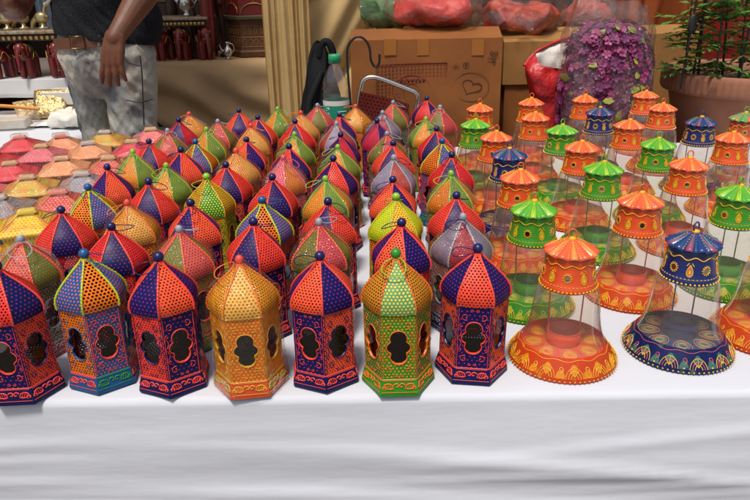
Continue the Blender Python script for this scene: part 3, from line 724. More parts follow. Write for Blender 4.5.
def hang(name, fn, nu, nv, m, label, cat, kind=None):
    b = MB(); b.grid([[fn(j/nu, i/nv) for j in range(nu+1)] for i in range(nv+1)], 0)
    b2 = MB(); b2.grid([[Vector(fn(j/nu, i/nv)) + Vector((0, .006, 0)) for j in range(nu+1)] for i in range(nv+1)], 0, flip=True)
    b.v += b2.v; k = len(b.v)//2; b.f += [tuple(i+k for i in f) for f in b2.f]; b.mi += b2.mi; b.uv += b2.uv; b.sm += b2.sm
    return tag(b.build(name, m), label, cat)
dark = cloth('added_dark_sheet', (.035, .022, .018), (.02, .014, .012))  # near-black colour stands in for background shade
hang('added_backdrop_sheet', lambda u, v: (-4.8+9.4*u, 6.2+.10*math.sin(u*70+nz(u*9, v*2)*2)*(.4+.6*(1-v)), 2.5*v), 160, 12, dark, 'added very dark sheet standing in for the shaded depth behind the stalls', 'backdrop')  # added sheet: darkness behind the stalls is put into its colour
hang('added_side_sheet', lambda u, v: (-4.6+.08*math.sin(u*50), 2.7+3.4*u, 2.4*v), 60, 8, dark, 'added dark sheet keeping the left side of the rear stall dark', 'backdrop')  # added across the left side only to keep it dark
# beige curtain gathered beside the boxes: straight pleats on the left, swept up to the right
beige = cloth('beige_curtain_cloth', (.66, .46, .21), (.58, .39, .16), .12, 600, 6)
cx0, cx1 = at(266, 60, 3.3).x, at(312, 60, 3.3).x
hang('pleated_curtain', lambda u, v: (cx0+(cx1-cx0)*u + .015*nz(u*4, v*2), 3.3 + (.011+.006*nz(u*5, 3))*math.sin(u*2*PI*6.5 + 2.6*nz(u*2.6, v*.8) + .5*nz(u*3, v*3)) + .006*nz(u*22, v*1.2, 5), .02 + 2.35*v), 140, 24, beige, 'beige cloth curtain hanging in narrow vertical pleats beside the black bag', 'curtain')
cx2 = at(560, 10, 3.42).x
def swag(u, v):
    x = cx1 - .04 + (cx2-cx1)*u; zt = 2.4; zb = .35 + 0*u
    z = zb + (zt-zb)*v
    ph = (z*3.2 - u*6.4)*3.4 + 1.6*nz(u*2, z); fold = .065*(1-2*abs(math.sin(ph*.5))**.7) + .018*math.sin((z*3.2-u*6.8)*9 + nz(u*4, z*2, 3)*2)
    return (x, 3.5 + fold*(.4+.6*min(1, u*3)), z)
hang('swept_curtain', swag, 90, 90, beige, 'beige cloth sheet swept up in diagonal folds behind the cardboard box', 'curtain')
# orange brown hangings behind the planter
rust = cloth('rust_cloth', (.34, .085, .018), (.24, .05, .014), .08, 500, 5)
ox0, ox1 = at(596, 10, 3.35).x, at(700, 10, 3.35).x
hang('rust_cloth', lambda u, v: (ox0+(ox1-ox0)*u, 3.36 + .05*math.sin(u*13 + v*5 + 1.5*nz(u*2, v*2)) + .018*math.sin(u*31-v*9), .85+1.5*v), 90, 50, rust, 'orange brown cloth hung in soft folds behind the plastic bags', 'cloth')
redc = cloth('red_cloth', (.30, .02, .015), (.18, .012, .01), .08)
hang('red_cloth', lambda u, v: (ox1-.03+1.6*u, 3.42 + .04*math.sin(u*22+v*3+nz(u*4, v)*2), .8+1.6*v), 80, 20, redc, 'dark red cloth hung behind the potted plants', 'cloth')
dkc = cloth('maroon_dark_cloth', (.07, .02, .014), (.04, .014, .012), 0)
mx0, mx1 = at(440, 5, 3.3).x, at(600, 5, 3.3).x
hang('maroon_cloth', lambda u, v: (mx0+(mx1-mx0)*u, 3.28 + .04*math.sin(u*19+v*3), 1.2 - .05*math.sin(u*PI) + 1.1*v), 70, 20, dkc, 'dark maroon cloth hung above the cardboard boxes', 'cloth')

# low plank bench behind the table, carrying the boxes and the planter
BZ = .50
bn = empty('plank_bench', (1.1, 2.95, 0)); tag(bn, 'low plank bench behind the table holding cardboard boxes and planter', 'bench')
for i in range(5): q = MB(); q.box((.2, -.34+.165*i, BZ-.02), (2.9, .155, .036), bev=.004); q.build('plank', wood, bn)
for x in (-1.1, 1.5):
    for y in (-.33, .33): q = MB(); q.box((x, y, (BZ-.04)/2), (.06, .06, BZ-.04)); q.build('leg', wood, bn)

# ---- cardboard boxes
kraft = mat('kraft_card', (.29, .095, .014), .8, col2=(.185, .055, .008), nscale=5, bscale=25, bstr=.25, bdist=.004)
kraft2 = mat('pale_kraft_card', (.38, .18, .045), .8, col2=(.26, .115, .026), nscale=5, bscale=25, bstr=.25, bdist=.004)
tape = mat('brown_packing_tape', (.34, .12, .022), .3, coat=.3)
inkr, inkd = mat('red_brown_ink', (.20, .03, .012), .7), mat('black_marker_ink', (.02, .012, .01), .7)
def carton(name, c0, c1, ztop, y, depth, z0, m, label, rz=0, flaps=True):
    x0, x1 = c0, c1; w = x1-x0; h = ztop-z0
    r = empty(name, ((x0+x1)/2, y+depth/2, z0), rz); tag(r, label, 'cardboard box', 'cardboard boxes behind the table')
    q = MB(); d = depth/2; t = .006
    def wall(a, c):
        N = 10; P = []
        for i in range(7):
            P.append([Vector((a[0]+(c[0]-a[0])*j/N, a[1]+(c[1]-a[1])*j/N, .001 + h*i/6)) + Vector((a[1]-c[1], c[0]-a[0], 0)).normalized()*(-.007*math.sin(PI*j/N)*math.sin(PI*i/6) + .003*nz(j*.6+a[0], i*.7, w)) for j in range(N+1)])
        q.grid(P, 0)
    pts = [(-w/2, -d), (w/2, -d), (w/2, d), (-w/2, d)]
    for i in range(4): wall(pts[i], pts[(i+1) % 4])
    q.face([(p[0], p[1], .001) for p in reversed(pts)], 0); q.face([(p[0]*.985, p[1]*.985, h-.03) for p in pts], 0)
    o = q.build('carton', m, r)
    if flaps:
        for sgn, ax in ((-1, 'f'), (1, 'k')):
            f = MB(); L_ = d*.55
            P = [[(-w/2+w*j/8, sgn*d - sgn*L_*i/4*.95, h + .002 + .035*(i/4)*(1 if ax == 'f' else .6) + .006*nz(j, i, sgn) - .004) for j in range(9)] for i in range(5)]
            f.grid(P, 0); f.grid([[(p[0], p[1], p[2]-.005) for p in rw] for rw in P], 0, flip=True); f.build('flap', m, r)
    return r, w, h, d
YB = 2.62
pa, pb = at(350, 38, YB), at(503, 38, YB)
box1, bw, bh, bd = carton('printed_carton', pa.x, pb.x, pa.z-.01, YB, .42, BZ, kraft, 'large brown carton printed with a red dotted panel, star and heart')
def bp(x, y): w = at(x, y, YB-.001); return Vector((w.x-box1.location.x, -bd - .0045, w.z-box1.location.z))
q = MB(); A, B = bp(376, 64), bp(446, 110)
q.tube([(A.x, A.y, A.z), (B.x, A.y, A.z), (B.x, A.y, B.z), (A.x, A.y, B.z)], .0016, 4, 0, True)
nx, ny = 19, 13
cxm, czm = (A.x+B.x)/2, A.z + (B.z-A.z)*.5
for i in range(nx):
    for j in range(ny):
        x = A.x + (B.x-A.x)*(i+.5)/nx; z = A.z + (B.z-A.z)*(j+.5)/ny
        if ((x-cxm)/.075)**2 + ((z-czm+.01)/.06)**2 < 1: continue
        q.face([(x+.0042*math.cos(a), A.y, z+.0042*math.sin(a)) for a in [2*PI*k/8 for k in range(8)]], 0)
q.tube([(cxm+.072*math.cos(2*PI*i/32), A.y, czm-.01+.056*math.sin(2*PI*i/32)) for i in range(32)], .0015, 4, 0, True)
q.tube([(cxm+.03*math.cos(2*PI*i/24), A.y, czm-.02+.034*math.sin(2*PI*i/24)) for i in range(24)], .0015, 4, 0, True)
q.tube([(cxm-.05+.1*i/40, A.y, czm+.028+.010*math.sin(i*1.1)) for i in range(41)], .0022, 4, 0)
q.tube([(cxm-.045+.09*i/20, A.y, czm-.004*i*(20-i)/100+.02) for i in range(21)], .0012, 4, 0)
for sx in (-1, 1): q.tube([(cxm+sx*x, A.y, czm-.03+y) for x, y in spiral(.05, 0, .012, .003, 0, PI*2)], .0014, 4, 0)
q.build('printed_panel', inkr, box1)
q = MB(); c = bp(456, 67)
for k in range(8): q.face([(c.x+.0035*math.cos(PI*k/4-.5), c.y, c.z+.0035*math.sin(PI*k/4-.5)), (c.x+.016*math.cos(PI*k/4), c.y, c.z+.016*math.sin(PI*k/4)), (c.x+.0035*math.cos(PI*k/4+.5), c.y, c.z+.0035*math.sin(PI*k/4+.5)), (c.x, c.y, c.z)], 0)
q.build('printed_star', inkr, box1)
q = MB(); c = bp(466, 65); q.tube([(c.x+.011*math.cos(2*PI*i/20), c.y, c.z+.011*math.sin(2*PI*i/20)) for i in range(20)], .0007, 4, 0, True)
q.face([(c.x+.0045*math.cos(2*PI*i/10)*(1 if i % 2 else .6), c.y, c.z+.005*math.sin(2*PI*i/10)) for i in range(10)], 0)
c = bp(471, 87); q.tube([(c.x+.068*math.cos(2*PI*i/40), c.y, c.z+.054*math.sin(2*PI*i/40)) for i in range(40)], .0007, 4, 0, True)
hp = []
for i in range(41):
    t = 2*PI*i/41; x = 16*math.sin(t)**3; y = 13*math.cos(t)-5*math.cos(2*t)-2*math.cos(3*t)-math.cos(4*t); a = -.45
    hp.append((c.x+.0024*(x*math.cos(a)-y*math.sin(a)), c.y, c.z+.0018*(x*math.sin(a)+y*math.cos(a))))
q.tube(hp, .0013, 4, 0, True); q.build('printed_heart', inkd, box1)
q = MB()                                                                    # marker figures 6 and 8, lying on their side
c = bp(494, 53); q.tube([(c.x+.013*math.sin(2*t), c.y, c.z+.0075*math.sin(t)) for t in [2*PI*i/28 for i in range(28)]][:0] or [(c.x+.014*math.cos(t), c.y, c.z+.009*math.sin(2*t)*.7) for t in [2*PI*i/28 for i in range(28)]], .0012, 4, 0, True)
c = bp(492, 60); q.tube([(c.x+.007+.006*math.cos(t), c.y, c.z+.006*math.sin(t)) for t in [2*PI*i/14 for i in range(15)]] + [(c.x-.006, c.y, c.z+.004), (c.x-.016, c.y, c.z+.007)], .0012, 4, 0)
q.build('marker_figures', inkd, box1)
for px in (390, 423, 478):
    w0 = bp(px-6, 39); q = MB(); q.grid([[(w0.x+.045*j/3, w0.y, w0.z-.058*i/3) for j in range(4)] for i in range(4)], 0, flip=True); q.build('tape', tape, box1)
pa, pb = at(507, 42, 2.82), at(580, 42, 2.82)
box2, *_ = carton('stacked_carton', pa.x, pb.x, at(507, 85, 2.82).z, 2.82, .36, BZ, kraft, 'brown carton beneath the pale carton, right of the printed one', 0, False)
pz = at(507, 42, 2.82).z
z85 = at(507, 85, 2.82).z
carton('pale_carton', pa.x-.012, pb.x+.02, pz, 2.81, .37, z85+.002, kraft2, 'pale tan carton stacked on another behind the red carrier bag')
pa, pb = at(560, 36, 3.02), at(700, 36, 3.02)
carton('wide_carton', pa.x, pb.x, pa.z-.0, 3.02, .26, BZ, kraft2, 'wide tan carton standing behind the flower bag and planter')

# ---- black shoulder bag
blackf = mat('black_nylon', (.006, .006, .007), .75, bscale=200, bstr=.3, spec=.2)
yb = 2.56; c0 = at(322, 118, yb)
bagr = empty('black_backpack', (c0.x, yb+.12, BZ)); tag(bagr, 'black backpack slumped upright between curtain and cardboard box', 'backpack')
def lump(w, d, h, ex, seed, amp=.03, n=40, m=26, topk=1):
    b = MB(); rows = []
    for i in range(m+1):
        t = i/m; ph = -PI/2 + PI*t; z = h*(.5+.5*math.copysign(abs(math.sin(ph))**ex, math.sin(ph))); rr = abs(math.cos(ph))**ex
        k = 1 + (topk-1)*max(0, (z/h-.3)/.7)
        rows.append([(w/2*rr*k*math.copysign(abs(math.cos(a))**.8, math.cos(a)) + amp*nz(math.cos(a)*2+seed, math.sin(a)*2, z*7), d/2*rr*k*math.copysign(abs(math.sin(a))**.8, math.sin(a)) + amp*nz(math.cos(a)*2, math.sin(a)*2+seed, z*7+5), max(.0, z + amp*.4*nz(math.cos(a)*2+seed, math.sin(a)*3, z*5))) for a in [2*PI*j/n for j in range(n)]])
    b.grid(rows, 0, None, True, True); return b
hb = at(322, 44, yb).z - BZ
lump(.20, .2, hb*1.0, .6, 3, .02, topk=.30).build('bag_body', blackf, bagr).location.x = -.01
q = MB(); q.tube([(.02+.025*math.cos(t), -.02, hb*.90 + (hb*.10)*math.sin(t)) for t in [PI*i/14 for i in range(15)]], lambda t: .014, 8); q.build('handle', blackf, bagr)
q = MB(); q.tube([(-.05, -.10, .08), (-.06, -.125, .2), (-.045, -.115, .34), (0, -.05, hb*.80)], .014, 7); q.build('strap', blackf, bagr)

# ---- water bottle
pet = clear('pet_plastic', (.95, .94, .92), .15, .05, 14, .25, .04, 1.5, .006, fmul=1.2)
yw = 2.27; wb = at(337, 120, yw); zt = at(337, 55, yw).z
bt = empty('water_bottle', (wb.x, yw, T+.001)); tag(bt, 'clear plastic water bottle with green cap and teal label', 'bottle')
k = (zt-T)/.33; Rb = 12.6/FPX*2.27*1.02
prof = [(0, .004), (Rb*.8, 0), (Rb, .012)] + [(Rb*(1 - (.05 if i % 2 else 0)), .03+.012*i) for i in range(14)]
prof = [(r, z*k) for r, z in prof] + [(Rb*.985, .195*k), (Rb, .215*k), (Rb*.93, .222*k), (Rb, .232*k), (Rb*.90, .242*k), (Rb*.95, .252*k), (Rb*.78, .268*k), (Rb*.6, .285*k), (Rb*.42, .298*k), (.0155, .305*k), (.0155, .314*k)]
q = MB(); q.lathe(prof, 32); q.build('bottle_body', pet, bt)
q = MB(); q.lathe([(0, .03*k), (Rb*.93, .03*k), (Rb*.93, .178*k), (0, .178*k)], 32); q.build('water', clear('water', (.90, .93, .92), .1, .03, 0, 0, .01, 1.33), bt)
q = MB(); q.lathe([(.0150, .305*k), (.0195, .306*k), (.0195, .328*k), (.0175, .3315*k), (0, .3315*k)], 28, rf=lambda i, a: 1+.02*math.cos(a*28)); q.build('cap', mat('green_cap', (.02, .32, .13), .4), bt)
lz0, lz1 = .075*k, .198*k
q = MB(); q.lathe([(Rb*1.012, lz0), (Rb*1.012, lz1)], 40, 0)
cy = lambda a, z, o=.0006: ((Rb*1.012+o)*math.cos(a), (Rb*1.012+o)*math.sin(a), z)
q.grid([[cy(2*PI*j/40, z) for j in range(40)] for z in (lz1-.016, lz1)], 1, None, True, True)
for i in range(5): q.tube([cy(-PI/2+.15+.09*j, lz1-.035-.011*i) for j in range(7 if i % 2 else 9)], .0011, 4, 1)
for i in range(5):
    z = lz1-.028-.017*i; a = -PI/2-.62
    q.tube([cy(a+.1*math.cos(t), z+.006*math.sin(t)) for t in [PI*.2*j for j in range(7+i % 3)]], .0018, 4, 1)
q.build('label', [mat('teal_label', (.012, .26, .16), .35), mat('label_print', (.62, .66, .6), .4)], bt)

# ---- folding chair with punched red back
chrome = mat('chrome_tube', (.72, .68, .62), .22, 1)
yc = 2.56
ch = empty('folding_chair', (at(385, 110, yc).x, yc, 0), .0); tag(ch, 'folding chair with punched red metal back and bent chrome tube frame', 'chair')
def cp(x, y, yy=yc): w = at(x, y, yy); return w - Vector(ch.location)
fr = [cp(352, 150), cp(356, 118), cp(361, 88), cp(364, 80), cp(371, 77), cp(382, 79), cp(408, 89), cp(416, 93), cp(418, 100), cp(413, 118), cp(404, 150)]
fr = [fr[0] + Vector((-.01, .04, -.5))] + fr + [fr[-1] + Vector((-.02, .04, -.5))]
fr[0].z = .0; fr[-1].z = .0
def smooth_path(p, n=6):
    out = []
    for i in range(len(p)-1):
        a, b_, c, d = p[max(i-1, 0)], p[i], p[i+1], p[min(i+2, len(p)-1)]
        for j in range(n):
            t = j/n; out.append(.5*((2*b_)+(c-a)*t+(2*a-5*b_+4*c-d)*t*t+(3*b_-a-3*c+d)*t*t*t))
    return out + [p[-1]]
q = MB(); q.tube(smooth_path(fr), .0085, 8); q.build('frame', chrome, ch)
pr = paint('punched_red_sheet', (.16, .018, .012), (.03, .008, .006), .016, .0045, False)
A, B, C, D = cp(353, 132, yc-.015), cp(408, 146, yc-.015), cp(409, 104, yc-.015), cp(360, 92, yc-.015)
q = MB(); q.grid([[A.lerp(B, j/8).lerp(D.lerp(C, j/8), i/6) + Vector((0, .018*math.sin(PI*j/8), 0)) for j in range(9)] for i in range(7)], 0, lambda i, j: (j*.027, i*.027))
q.grid([[A.lerp(B, j/8).lerp(D.lerp(C, j/8), i/6) + Vector((0, .004+.018*math.sin(PI*j/8), 0)) for j in range(9)] for i in range(7)], 0, lambda i, j: (j*.027, i*.027), flip=True); q.build('backrest', pr, ch)
q = MB(); q.box((0, -.0, .43), (.2, .055, .02), 0, .1, .006); q.build('seat', pr, ch)
q = MB(); q.tube([(-.1, .02, .42), (-.09, -.02, 0)], .0085, 8); q.build('leg', chrome, ch)
q = MB(); q.tube([(.1, .02, .42), (.09, -.02, 0)], .0085, 8); q.build('leg', chrome, ch)

# ---- black iron hook standing on the table
yh = 2.33; hk = [at(x, y, yh) for x, y in ((351, 110), (348, 75), (347, 54), (349, 44), (355, 37.5), (361, 37), (367, 42), (370, 50), (371, 60), (375, 66.5), (379, 63), (379.5, 54))]
b0 = Vector((hk[0].x+.004, yh, T+.002)); hs = empty('hook_stand', b0); tag(hs, 'thin black iron hook stand curling over beside the water bottle', 'hook stand')
q = MB(); q.tube(smooth_path([Vector((0, 0, .004))] + [p-b0 for p in hk]), .0042, 7); q.build('rod', mat('black_iron', (.012, .011, .011), .45), hs)
q = MB(); q.lathe([(0, .007), (.012, .006), (.034, .0015), (.036, 0)][::-1], 24); q.build('foot', mat('black_iron_foot', (.012, .011, .011), .5), hs)

# ---- plastic bags
bagfilm = clear('bag_film', (.98, .965, .94), .08, .06, 26, 1.0, .02, 1.45, .03, .10, .7, (.85, .7, .66), fmul=1.3)
def plastic_bag(name, c, d, content, label, seed, tied=False, cat='plastic bag', neck=None, dens=.9):
    r = empty(name, c); tag(r, label, cat)
    o = lump(d[0]*dens, d[1]*dens, d[2]*.88, .85, seed, min(d)*.13, 64, 44)
    o.v = [(x*(1-.25*max(0, nz(seed, x*5))) + .022*nz(x*15+seed, y*15, z*18), y + .022*nz(x*15, y*15+seed, z*18), max(.001, z*(1+.45*nz(x*7+seed, 2.2)) + .022*nz(x*17, y*17, z*15+seed) + .012*abs(nz(x*40, y*40, z*40)))) for x, y, z in o.v]
    o.build('contents', content, r).location.z = d[2]*.02
    f = lump(d[0]*1.03, d[1]*1.05, d[2]*1.04, .7, seed, min(d)*.13, 72, 48)
    f.v = [(x + .016*nz(x*22, y*22, z*22+seed), y + .016*nz(x*22+7, y*22, z*22+seed), max(.001, z*(1+.40*nz(x*7+seed, 2.2)) + .018*abs(nz(x*24, y*24+4, z*24)) + .008)) for x, y, z in f.v]
    f.build('film', bagfilm, r)
    if tied:
        q = MB(); rows = []
        for i in range(8):
            rows.append([( (.012+.030*i/7*(1+.4*math.sin(a*5+i)))*math.cos(a), -.012*i*.7, (.012+.030*i/7*(1+.4*math.sin(a*4)))*math.sin(a)) for a in [2*PI*j/28 for j in range(28)]])
        q.grid(rows, 0, None, True, True); q.build('knot', bagfilm, r).location = neck
    return r
stuff = lambda n, c, c2: mat(n, c, .6, col2=c2, nscale=16, bscale=18, bstr=.6, bdist=.02)
zt1 = at(430, 36, 2.75).z
p0 = at(434, 40, 2.76); plastic_bag('cloth_filled_bag', (p0.x, 2.80, zt1+.02), (.36, .26, .135), stuff('coral_pink_cloth', (.70, .06, .035), (.55, .035, .03)), 'clear bag stuffed with coral pink cloth on top of printed carton', 2.2)
p0 = at(386, 30, 2.82); plastic_bag('green_filled_bag', (p0.x, 2.93, zt1+.01), (.21, .2, .165), stuff('green_wrap', (.05, .26, .09), (.20, .30, .12)), 'clear bag with green contents on left corner of printed carton', 5.1)
p0 = at(524, 40, 2.84); plastic_bag('knotted_bag', (p0.x, 2.97, pz+.005), (.36, .28, .17), stuff('orange_cloth', (.55, .07, .02), (.38, .035, .015)), 'knotted clear bag of orange red cloth on the pale carton', 8.4, True, neck=(-.01, -.15, .09))
p0 = at(588, 8, 3.1); plastic_bag('red_packet_bag', (p0.x, 3.14, at(588, 36, 3.02).z+.02), (.24, .16, .12), stuff('red_packets', (.5, .02, .02), (.3, .1, .05)), 'clear bag of red packets on the wide carton at back', 3.3)
# flower bag, standing open topped
ff = NT('silk_flower_mass'); o_ = ff.obj(); vv = ff.node('ShaderNodeTexVoronoi'); vv.inputs['Scale'].default_value = 70; ff.l.new(o_, vv.inputs['Vector'])
cc = ff.mix(ff.ramp(vv.outputs['Distance'], .1, .5), (.30, .018, .12), (.14, .008, .06))
flower_m = ff.done(ff.bsdf(cc, .7, 0, ff.bump(vv.outputs['Distance'], .8, .02)))
yf = 2.40; zf = at(606, 12, yf).z; z0 = BZ
fb = empty('flower_bag', (at(606, 60, yf+.12).x, yf+.12, z0)); tag(fb, 'tall clear bag full of magenta silk flowers with yellow green leaves', 'plastic bag')
hF = zf - z0
fl_ = lump(.30, .23, hF*.93, .5, 6, .02, 56, 40); fq = [[Vector(fl_.v[i_]) for i_ in q_] for q_ in fl_.f]; fq = [q_ for q_ in fq if q_[0].y < .03 and q_[0].z > .12]; fa = [(q_[2]-q_[0]).cross(q_[3]-q_[1]).length for q_ in fq]; fv = [q_[0].lerp(q_[1], random.random()).lerp(q_[3].lerp(q_[2], random.random()), random.random()) for q_ in random.choices(fq, fa, k=900)]; fl_.build('flowers', flower_m, fb)
q = MB(); random.seed(11)
petm = [mat('magenta_petal', (.26, .025, .11), .6), mat('purple_petal', (.15, .025, .10), .6), mat('pink_petal', (.34, .05, .15), .6)]
for i in range(620):
    c = random.choice(fv).copy(); n_ = Vector((c.x, c.y*1.6, (c.z-hF*.5)*.5+random.uniform(-.05, .05))).normalized(); c += n_*random.uniform(.001, .008) + Vector((random.uniform(-.006, .006), 0, random.uniform(-.006, .006))); t1 = n_.orthogonal().normalized(); t2 = n_.cross(t1); s = random.uniform(.010, .018); mi = random.randint(0, 2)
    for k in range(5):
        d_ = t1*math.cos(2*PI*k/5+i) + t2*math.sin(2*PI*k/5+i); e = t1*math.cos(2*PI*k/5+i+.5) + t2*math.sin(2*PI*k/5+i+.5); e2 = t1*math.cos(2*PI*k/5+i-.5) + t2*math.sin(2*PI*k/5+i-.5)
        q.face([c, c+e2*s*.8+n_*.005, c+d_*s+n_*.003, c+e*s*.8+n_*.006], mi, None, True)
o = q.build('petals', petm, fb); o['kind'] = 'stuff'
lm = mat('yellow_green_leaf', (.36, .32, .03), .5, col2=(.12, .20, .03), nscale=30)
q = MB()
for i in range(44):
    c = random.choice(fv).copy(); n_ = (Vector((c.x, c.y*1.6, (c.z-hF*.5)*.5)).normalized() + Vector((random.uniform(-.5, .5), 0, random.uniform(-.5, .5)))).normalized(); c += Vector((c.x, c.y*1.6, 0)).normalized()*.010; t1 = n_.cross(Vector((0, 0, 1))).normalized(); t2 = n_.cross(t1); w = random.uniform(0, 2*PI); u1 = t1*math.cos(w)+t2*math.sin(w); u2 = n_.cross(u1); s = random.uniform(.014, .024)
    q.face([c-u1*s, c-u1*s*.2+u2*s*.62+n_*.004, c+u1*s*.6+u2*s*.45, c+u1*s, c+u1*s*.6-u2*s*.45, c-u1*s*.2-u2*s*.62+n_*.004], 0)
q.build('leaves', lm, fb)
f = MB(); rows = []
for i in range(30):
    t = i/29; z = hF*1.04*t
    rows.append([((.165*(1-.06*t*t) if t < .85 else .165*(.95-.25*(t-.85)/.15))*math.copysign(abs(math.cos(a))**.7, math.cos(a)) + .012*nz(math.cos(a)*3, math.sin(a)*3, z*12), (.128*(1-.5*max(0, t-.55)/.45))*math.copysign(abs(math.sin(a))**.7, math.sin(a)) + .012*nz(math.cos(a)*3+9, math.sin(a)*3, z*12), z + (.03*math.cos(a*1.0+2.6) + .02*nz(a*2, 1))*(t > .9)) for a in [2*PI*j/56 for j in range(56)]])
f.grid(rows, 0, None, True, True); f.build('film', bagfilm, fb)
# red carrier bag with white inside
yr = 2.68
cb = empty('carrier_bag', (at(548, 100, yr).x, yr, BZ)); tag(cb, 'open red carrier bag with white inside leaning against the flower bag', 'carrier bag')
def rp(x, y, yy=yr): return at(x, y, yy) - Vector(cb.location)
redp = mat('red_bag_plastic', (.55, .02, .02), .4, col2=(.42, .012, .015), nscale=10, bscale=18, bstr=.7, bdist=.02); whp = mat('white_bag_lining', (.72, .66, .58), .5, bscale=18, bstr=.6, bdist=.015)
q = MB()
L0 = [rp(*p_) for p_ in ((533, 112), (528, 88), (525, 66), (536, 54))]; L1 = [rp(*p_) for p_ in ((546, 112, yr-.05), (538, 92, yr-.05), (530, 72, yr-.05), (541, 65, yr-.04))]; L2 = [rp(*p_) for p_ in ((566, 112, yr-.05), (560, 92, yr-.06), (549, 72, yr-.05), (556, 68, yr-.04))]; L3 = [rp(*p_) for p_ in ((582, 112, yr), (578, 90, yr), (572, 72, yr), (572, 70, yr))]
for r_ in (L0, L1, L2, L3): r_.insert(0, Vector((r_[0].x, r_[0].y, .001)))
strips = [smooth_path(r_, 5) for r_ in (L0, L1, L2, L3)]
g_ = [smooth_path([s_[i] for s_ in strips], 5) for i in range(len(strips[0]))]
q.grid([[p_ + Vector((0, .012*nz(p_.x*30, p_.z*22, 2), 0)) for p_ in rw] for rw in g_], 0); q.build('bag_front', redp, cb)
bk = [rp(524, 66, yr), rp(535, 53, yr+.03), rp(552, 44, yr+.07), rp(568, 38, yr+.09), rp(580, 36, yr+.09)]; bl = [rp(533, 73, yr+.0), rp(541, 68, yr+.03), rp(552, 71, yr+.04), rp(566, 76, yr+.05), rp(580, 78, yr+.05)]; bb_ = [Vector((p_.x, p_.y+.02, .001)) for p_ in bl]
g_ = [smooth_path(r_, 5) for r_ in (bb_, bl, bk)]
g2 = [smooth_path([g_[0][i], g_[1][i], g_[2][i]], 8) for i in range(len(g_[0]))]
q = MB(); q.grid([[p_ + Vector((0, .014*nz(p_.x*28, p_.z*24, 7), 0)) for p_ in rw] for rw in g2], 0, flip=True); q.build('bag_lining', whp, cb)
q = MB(); q.tube([p_ + Vector((0, -.003, .002)) for p_ in g_[2]], .006, 6); q.build('bag_edge', redp, cb)

# ---- terracotta planter and seedlings
yp = 2.66; pc = at(752, 66, yp); Rp = .315
terr = mat('terracotta', (.36, .155, .085), .8, col2=(.27, .105, .055), nscale=9, bscale=55, bstr=.35, bdist=.004)
pt = empty('terracotta_planter', (pc.x, yp, BZ)); tag(pt, 'wide round terracotta planter with ribbed rim holding seedlings', 'planter')
hp_ = at(752, 68, yp).z - BZ
q = MB(); q.lathe([(Rp*.60, .001), (Rp*.63, .02), (Rp*.80, hp_*.45), (Rp*.90, hp_*.80), (Rp*.905, hp_-.075)], 72); q.build('pot_body', terr, pt)
q = MB(); q.lathe([(Rp*.90, hp_-.078), (Rp*.985, hp_-.074), (Rp, hp_-.062), (Rp, hp_-.022), (Rp*.995, hp_-.008), (Rp*.97, hp_), (Rp*.93, hp_-.001), (Rp*.90, hp_-.012), (Rp*.88, hp_-.05), (Rp*.86, hp_-.12)], 240, rf=lambda i, a: 1 + (.008*math.cos(a*80) if 2 <= i <= 4 else 0)); q.build('pot_rim', terr, pt)
q = MB(); q.grid([[(Rp*.87*(i/8)*math.cos(2*PI*j/40), Rp*.87*(i/8)*math.sin(2*PI*j/40), hp_-.045 + .012*nz(i*1.3, j*.9)) for j in range(40)] for i in range(9)], 0, None, True, True, True)
q.build('soil', mat('dry_soil', (.09, .05, .028), .95, col2=(.16, .09, .05), nscale=40, bscale=90, bstr=.8, bdist=.01), pt)
stm, lf, lf2 = mat('dark_green_stem', (.02, .03, .012), .6), mat('seedling_leaf', (.06, .18, .02), .5, col2=(.10, .24, .03), nscale=25), mat('seedling_leaf_light', (.15, .30, .04), .5)
def leaf(q, p, d, ln, up):
    d = d.normalized(); sd = d.cross(up).normalized(); nn = sd.cross(d)
    pts = [p + d*ln*t + nn*(-.25*ln*t*t) for t in [i/6 for i in range(7)]]
    q.tube(pts, .0011, 3, 0)
    mi = random.choice((1, 1, 2))
    for i in (1, 3, 4, 6):
        for s in (-1, 1):
            l = ln*(.50-.05*abs(i-3)); c = pts[i]; e = (sd*s*.80 + d*.80 - nn*.25).normalized(); w = e.cross(nn)*l*.20
            q.face([c, c+e*l*.45+w, c+e*l-nn*l*.15, c+e*l*.45-w], mi)
            for tq in (.3, .55): c2 = c+e*l*tq; e2 = (e + w.normalized()*.9*s).normalized(); q.face([c2, c2+e2*l*.22+w*.4, c2+e2*l*.36, c2+e2*l*.2-w*.4], mi)
    q.face([pts[-1]-sd*ln*.04, pts[-1]+d*ln*.12-sd*ln*.06, pts[-1]+d*ln*.34, pts[-1]+d*ln*.12+sd*ln*.06, pts[-1]+sd*ln*.04], mi)
random.seed(5)
zs = BZ + hp_ - .04
seeds = [(690, 8, 2.62, 'leftmost'), (704, -14, 2.58, 'second from left'), (722, 4, 2.50, 'third from left'), (728, -24, 2.68, 'fourth from left'), (745, 0, 2.55, 'fifth from left'), (768, -12, 2.62, 'sixth from left'), (792, -5, 2.55, 'rightmost')]
